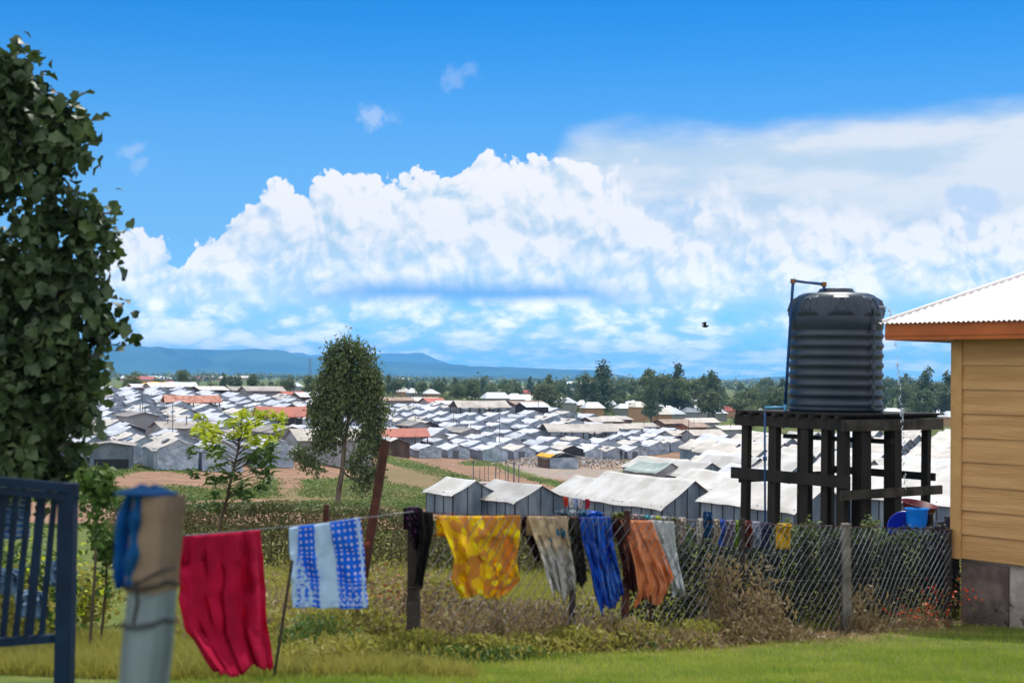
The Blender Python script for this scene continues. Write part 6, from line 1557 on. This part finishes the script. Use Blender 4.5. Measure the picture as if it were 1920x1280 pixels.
# ---- hedges
def hedge(name, label, path, h, w, n, size, m_, top=None, tn=0, seed=1, stems=True):
    rs = np.random.RandomState(seed); path = [Vector(p) for p in path]; t = thing(name, label, 'hedge', (path[0].x, path[0].y, G(path[0].x, path[0].y))); o = np.array(t.location)
    seg = np.array([[p.x, p.y] for p in path]); d = np.r_[0, np.cumsum(np.linalg.norm(np.diff(seg, axis=0), axis=1))]
    s = rs.rand(n) * d[-1]; x = np.interp(s, d, seg[:, 0]); y = np.interp(s, d, seg[:, 1])
    nx = np.interp(s, d, np.r_[np.diff(seg[:, 1]), np.diff(seg[-2:, 1])]); ny = -np.interp(s, d, np.r_[np.diff(seg[:, 0]), np.diff(seg[-2:, 0])]); ln = np.hypot(nx, ny) + 1e-9; nx /= ln; ny /= ln
    u = rs.rand(n) ** .8; off = (rs.rand(n) * 2 - 1); off = np.sign(off) * np.abs(off) ** .4 * w / 2
    hh = h(s) if callable(h) else h; hh = hh * (1 + .05 * np.sin(s * 2.3) + .04 * np.sin(s * 5.1 + 1)); z = ground(x + nx * off, y + ny * off) + u * hh
    off = off * (1 - .3 * u ** 4) + rs.normal(size=n) * .03
    Pp = np.stack([x + nx * off, y + ny * off, z], 1) - o; nm = np.stack([nx * off, ny * off, u * .6], 1) + rs.normal(size=(n, 3)) * .35
    soup('foliage', Pp, nm, size, m_, 1.6, t, .2, .3, rs)
    if tn:
        k = rs.choice(n, tn); Q = Pp[k].copy(); Q[:, 2] = (ground(x[k], y[k]) + (h(s[k]) if callable(h) else h) * (.9 + .14 * rs.rand(tn))) - o[2]; soup('new_shoots', Q, rs.normal(size=Q.shape), size * 1.1, top, 1.8, t, 0, .3, rs)
    if stems:
        m = MB()
        for q in ([] if False else np.linspace(0, d[-1], int(d[-1] / .35))):
            X, Yy = np.interp(q, d, seg[:, 0]), np.interp(q, d, seg[:, 1]); z0 = G(X, Yy); m.tube([Vector((X, Yy, z0 - .1)) - t.location, Vector((X + rs.normal() * .08, Yy, z0 + (float(h(q)) if callable(h) else h) * .85)) - t.location], .012, 4)
        m.build('stems', M_bark, t)
    return t
hedge('hedge', 'brown-green clipped hedge crossing the field below the camp, behind the washing', [at(px, 31 + (px - 800) * -.001) for px in range(215, 1300, 60)], lambda s: np.interp(s, [5.9, 6.8], [1.40, 1.12]), 1.0, 34000, .075, M_hedgeB, M_lfB, 5000, 2)
hb = [fpt(t, 0, .75) for t in np.linspace(ft(1235) + .7, FLEN + .95, 14)]
hedge('dark_hedge', 'dense dark hedge behind the right half of the chain-link fence', hb, lambda s: 1.24 + .0 * s, .9, 34000, .045, M_hedgeD, M_lfSap, 900, 4)
hb2 = [fpt(t, 0, .8) for t in np.linspace(-.3, ft(1225), 9)]
hedge('thin_hedge', 'thin brownish hedge behind the left half of the chain-link fence', hb2, lambda s: .62 + .14 * np.sin(np.asarray(s) * 1.7), .8, 5000, .05, M_dry, M_olive, 900, 6)
# sprigs standing out of the dark hedge
for i, (px, py, r_) in enumerate(((1478, 992, 12), (1520, 990, 8), (1634, 988, 10))):
    Y = fpt(ft(px)).y + .75; t = thing('sprig', ['leafy sprig on top of the dark hedge, beside the bright yellow cloth', 'small leafy sprig on the dark hedge between two stand posts', 'light green sprig on the dark hedge left of the dark blue basin'][i], 'plant', at(px, Y)); crownsoup('leaves', [(px, py, r_, r_ * 1.1)], Y, 45, .06, M_lfB, t, 3, .6, np.random.RandomState(60 + i)); m = MB(); m.tube([Vector((0, 0, 0)), P(px, py, Y) - Vector(t.location)], .008, 5); m.build('stem', M_bark, t)

# ---- grass and weeds
def blades(name, label, P0, h, w, m_, rs, lean=.35):
    n = len(P0); a = rs.rand(n) * 6.28; hh = (h * (.5 + rs.rand(n)))[:, None]; dx = np.stack([np.cos(a), np.sin(a), np.zeros(n)], 1)
    ln = rs.normal(size=(n, 3)) * lean; ln[:, 2] = 1; b = np.roll(dx, 1, 1); b[:, 0] = -dx[:, 1]; b[:, 1] = dx[:, 0]; b[:, 2] = 0
    mid = P0 + ln * hh * .55; tip = P0 + ln * hh + dx * hh * .25
    V = np.stack([P0 - b * w, P0 + b * w, mid - b * w * .8, mid + b * w * .8, tip], 1).reshape(-1, 3); B = np.arange(n)[:, None] * 5
    Fc = np.concatenate([B + np.array([[0, 1, 3]]), B + np.array([[0, 3, 2]]), B + np.array([[2, 3, 4]])], 1).reshape(-1, 3)
    return stuff(rawmesh(name, V, Fc, m_), label, 'grass')
def ground_pts(n, x0, x1, y0, y1, rs, keep=None):
    y = 1 / (1 / y0 + (1 / y1 - 1 / y0) * rs.rand(n)); lo = (x0 - 960) / F; hi = (x1 - 960) / F; x = (lo + (hi - lo) * rs.rand(n)) * y
    m = np.ones(n, bool) if keep is None else keep(x, y); x, y = x[m], y[m]
    return np.stack([x, y, ground(x, y) - .01], 1)
rs = np.random.RandomState(21)
fdx, fdy = FD.x, FD.y
def fside(x, y): return (x - FA.x) * FN.x + (y - FA.y) * FN.y       # >0 behind the fence line
def falong(x, y): return (x - FA.x) * fdx + (y - FA.y) * fdy
lawn_keep = lambda x, y: (fside(x, y) < -.45) & ((y < 11.2) | (falong(x, y) > -1.0))
blades('lawn_grass', 'short bright green lawn in front of the fence', ground_pts(190000, -150, 2080, 8.6, 22, rs, lawn_keep), .05, .0035, M_lawn, rs)
yard_keep = lambda x, y: ((y >= 11.2) & (falong(x, y) <= -1.0)) & (fside(x, y) < 6)
blades('yard_grass', 'longer yellowish grass in the yard on the left, behind the gate', ground_pts(90000, -150, 900, 11.0, 27, rs, lambda x, y: (y >= 11.1) & (falong(x, y) <= -.6)), .13, .005, M_olive, rs)
blades('field_grass', 'rough grass between the fence and the hedge', ground_pts(120000, 300, 1900, 12.5, 36, rs, lambda x, y: (fside(x, y) > .3) & (falong(x, y) > -.8)), .18, .008, M_olive, rs)
def weeds(name, label, spots, m_, n, size, rs):
    Q = []
    for px, side, wx, h, wt in spots:
        t = ft(px); k = int(n * wt); c = fpt(t, 0, side); s = rs.normal(size=(k, 2)) * [wx, .16]
        x = c.x + FD.x * s[:, 0] + FN.x * s[:, 1]; y = c.y + FD.y * s[:, 0] + FN.y * s[:, 1]; e = np.exp(-(s[:, 0] / wx / 1.3) ** 2); Q.append(np.stack([x, y, ground(x, y) + rs.rand(k) ** 1.2 * h * e], 1))
    Q = np.concatenate(Q); tn = rs.normal(size=Q.shape) * .5 + [0, 0, 1.2]
    return stuff(soup(name, Q, rs.normal(size=Q.shape), size, m_, 3.5, None, 0, .2, rs, .5, tangent=tn), label, 'weeds')
weeds('dry_weeds', 'dry beige stalks piled along the foot of the fence', [(1342, -.12, .11, 1.0, .13), (1325, -.2, .30, .35, .08), (1425, -.12, .12, .6, .07), (1398, -.12, .05, 1.0, .05), (1600, -.1, .09, .6, .05), (1390, -.3, .9, .22, .14), (1220, -.2, .6, .22, .14), (1700, -.1, .8, .15, .06), (1130, -.15, .4, .35, .1), (1000, .1, .8, .55, .2), (860, .1, .5, .5, .14)], M_dry, 11000, .085, rs)
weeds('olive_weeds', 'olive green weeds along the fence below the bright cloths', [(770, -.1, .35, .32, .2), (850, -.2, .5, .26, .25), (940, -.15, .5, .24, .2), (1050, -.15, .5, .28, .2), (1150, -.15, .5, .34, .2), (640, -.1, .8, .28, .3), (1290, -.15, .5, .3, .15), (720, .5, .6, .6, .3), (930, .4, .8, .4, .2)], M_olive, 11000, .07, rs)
weeds('green_weeds', 'fresh green weeds at the corner post of the fence', [(800, -.25, .45, .18, .5), (880, -.3, .5, .16, .4), (640, .3, .35, .45, .4), (1180, -.2, .5, .14, .2)], M_lfSap, 5000, .06, rs)
for i, (px, dz, n_, lab) in enumerate(((1712, .16, 160, 'orange-red flowering plant at the foot of the fence near the house'), (1778, .42, 60, 'small orange flowers climbing by the house end of the fence'), (742, .62, 110, 'orange flowers among the brown weeds right of the polka-dot cloth'))):
    a = fpt(ft(px), 0, -.05) if i < 2 else at(742, 15.2); a.z = G(a.x, a.y); t = thing('flowering_plant', lab, 'plant', a); Q = rs.normal(size=(n_, 3)) * [.22, .12, .09] + [0, 0, dz]; soup('flowers', Q, rs.normal(size=Q.shape), .045, M_flower, 1.2, t, 0, .3, rs)['kind'] = 'stuff'; Q = rs.normal(size=(n_ * 2, 3)) * [.24, .12, .16] + [0, 0, dz * .6]; soup('leaves', Q, rs.normal(size=Q.shape), .05, M_hedgeB, 1.6, t, 0, .3, rs)
def tussocks():
    rs = np.random.RandomState(31); C = ground_pts(260, 420, 900, 13.5, 29, rs, lambda x, y: (fside(x, y) > .6)); n = 70
    for mm, sl, lab in ((M_dry, slice(0, None, 2), 'dry brown tussocks in the rough ground behind the washing'), (M_olive, slice(1, None, 2), 'olive tussocks in the rough ground behind the washing')):
        c = np.repeat(C[sl], n, 0); Q = c + rs.normal(size=c.shape) * [.22, .22, 0]; Q[:, 2] += rs.rand(len(Q)) * .38; stuff(soup('tussocks', Q, rs.normal(size=Q.shape), .10, mm, 3.4, None, 0, .2, rs, .5, tangent=rs.normal(size=Q.shape) * .5 + [0, 0, 1.2]), lab, 'weeds')
tussocks()
def field_tufts():
    rs = np.random.RandomState(77); k = rs.choice(len(TUFT), 90000); Q = TUFT[k].copy(); Q[:, 0] += rs.normal(size=len(k)) * .5; Q[:, 1] += rs.normal(size=len(k)) * .5; Q[:, 2] = ground(Q[:, 0], Q[:, 1]) + .02 + .10 * rs.rand(len(k))
    stuff(soup('field_tufts', Q, rs.normal(size=Q.shape) * .7 + [0, 0, .8], .15, leafmat('tuft_green', (.065, .12, .018), (.15, .18, .04), trans=.25, scale=.25, objvar=0), 1.6, None, 0, .3, rs), 'tufts of grass on the green parts of the field', 'grass')
field_tufts()
# ---- garden things glimpsed through the gate
def garden():
    for i, (px, Y, w, h, m_, lab) in enumerate(((60, 15, .5, 1.0, M_lfSap, 'leafy green bush behind the middle of the gate'), (12, 13.5, .5, .8, M_olive, 'yellow-green bush behind the left end of the gate'), (100, 17, .45, .9, M_lfYel, 'bright yellow-green bush behind the right bars of the gate'), (168, 17.5, .5, .75, M_olive, 'olive bush right of the gate, beyond the sapling'), (20, 20, .9, 1.1, M_lfSap, 'tall green shrub far behind the gate'))):
        a = at(px, Y); t = thing('bush', lab, 'plant', a); n_ = 900; Q = rs.normal(size=(n_, 3)) * [w * .5, w * .5, h * .26] + [0, 0, h * .5]; soup('foliage', Q, Q + rs.normal(size=Q.shape) * .4, .085, m_, 1.6, t, .2, .3, rs)
        m = MB(); m.tube([Vector((0, 0, -.1)), Vector((.02, 0, h * .7))], .02, 5); m.build('stem', M_bark, t)
    st = cloth_mat('striped', 'plain', [(.45, .6, .75), (.03, .18, .45)])
    T = NT(st.node_tree); bs = [n for n in T.n if n.type == 'BSDF_PRINCIPLED'][0]; uv = T.node('ShaderNodeUVMap').outputs[0]; sp = T.node('ShaderNodeSeparateXYZ'); T.l.new(uv, sp.inputs[0])
    c = T.mix(T.step(T.m('SINE', T.mul(sp.outputs[1], 62.0)), -.1, .1), (.5, .56, .6), (.03, .2, .5)); T.l.new(c, bs.inputs['Base Color'])
    m = MB(); m.tube([P(-60, 912, 14), P(60, 926, 14)], .005, 5); o = m.build('back_clothes_line', M_wire); tag(o, 'washing line far left behind the gate with a blue striped cloth', 'washing line')
    cloth('striped_cloth', 'blue and white striped cloth hanging behind the gate at far left', 'cloth', [(-30, 920), (-28, 960), (-26, 1010)], [(56, 924), (57, 965), (55, 1010)], 14, 14.1, st, 3, .02, None, 0, 91, back=.2)
    pal = cloth_mat('pale_blue', 'streak', [(.25, .42, .62), (.35, .5, .66), (.05, .2, .5), (.5, .6, .7)])
    for i, (x0, x1, y0, y1, Y, lab) in enumerate(((-40, 36, 1062, 1096, 12.6, 'pale blue cloth spread on the bush at far left'), (30, 84, 1105, 1135, 12.2, 'light blue cloth lying low behind the gate bars'), (92, 116, 1050, 1090, 12.8, 'small pale cloth hanging behind the right gate bars'))):
        cloth('spread_cloth', lab, 'cloth', [(x0, y0), (x0 - 2, (y0 + y1) / 2), (x0 + 3, y1)], [(x1, y0 + 4), (x1 + 3, (y0 + y1) / 2), (x1, y1 + 3)], Y, Y + .2, pal, 3, .05, None, 3, 92 + i, back=.3)
garden()
# ------------------------------------------------------------------ haze
def haze(density):
    m = MB(); m.box((0, 8200, 110), (26000, 16700, 340))
    hm = bpy.data.materials.new('haze_air'); hm.use_nodes = True; T = NT(hm.node_tree); T.n.clear()
    out = T.node('ShaderNodeOutputMaterial'); v = T.node('ShaderNodeVolumePrincipled')
    v.inputs['Color'].default_value = (0.17, 0.50, 1.0, 1); v.inputs['Density'].default_value = density; v.inputs['Anisotropy'].default_value = 0.3
    T.l.new(v.outputs[0], out.inputs['Volume'])
    o = m.build('haze', hm); o['kind'] = 'stuff'; o['label'] = 'thin pale blue air between the camp and the hills'; o['category'] = 'haze'
haze(1.0e-4)
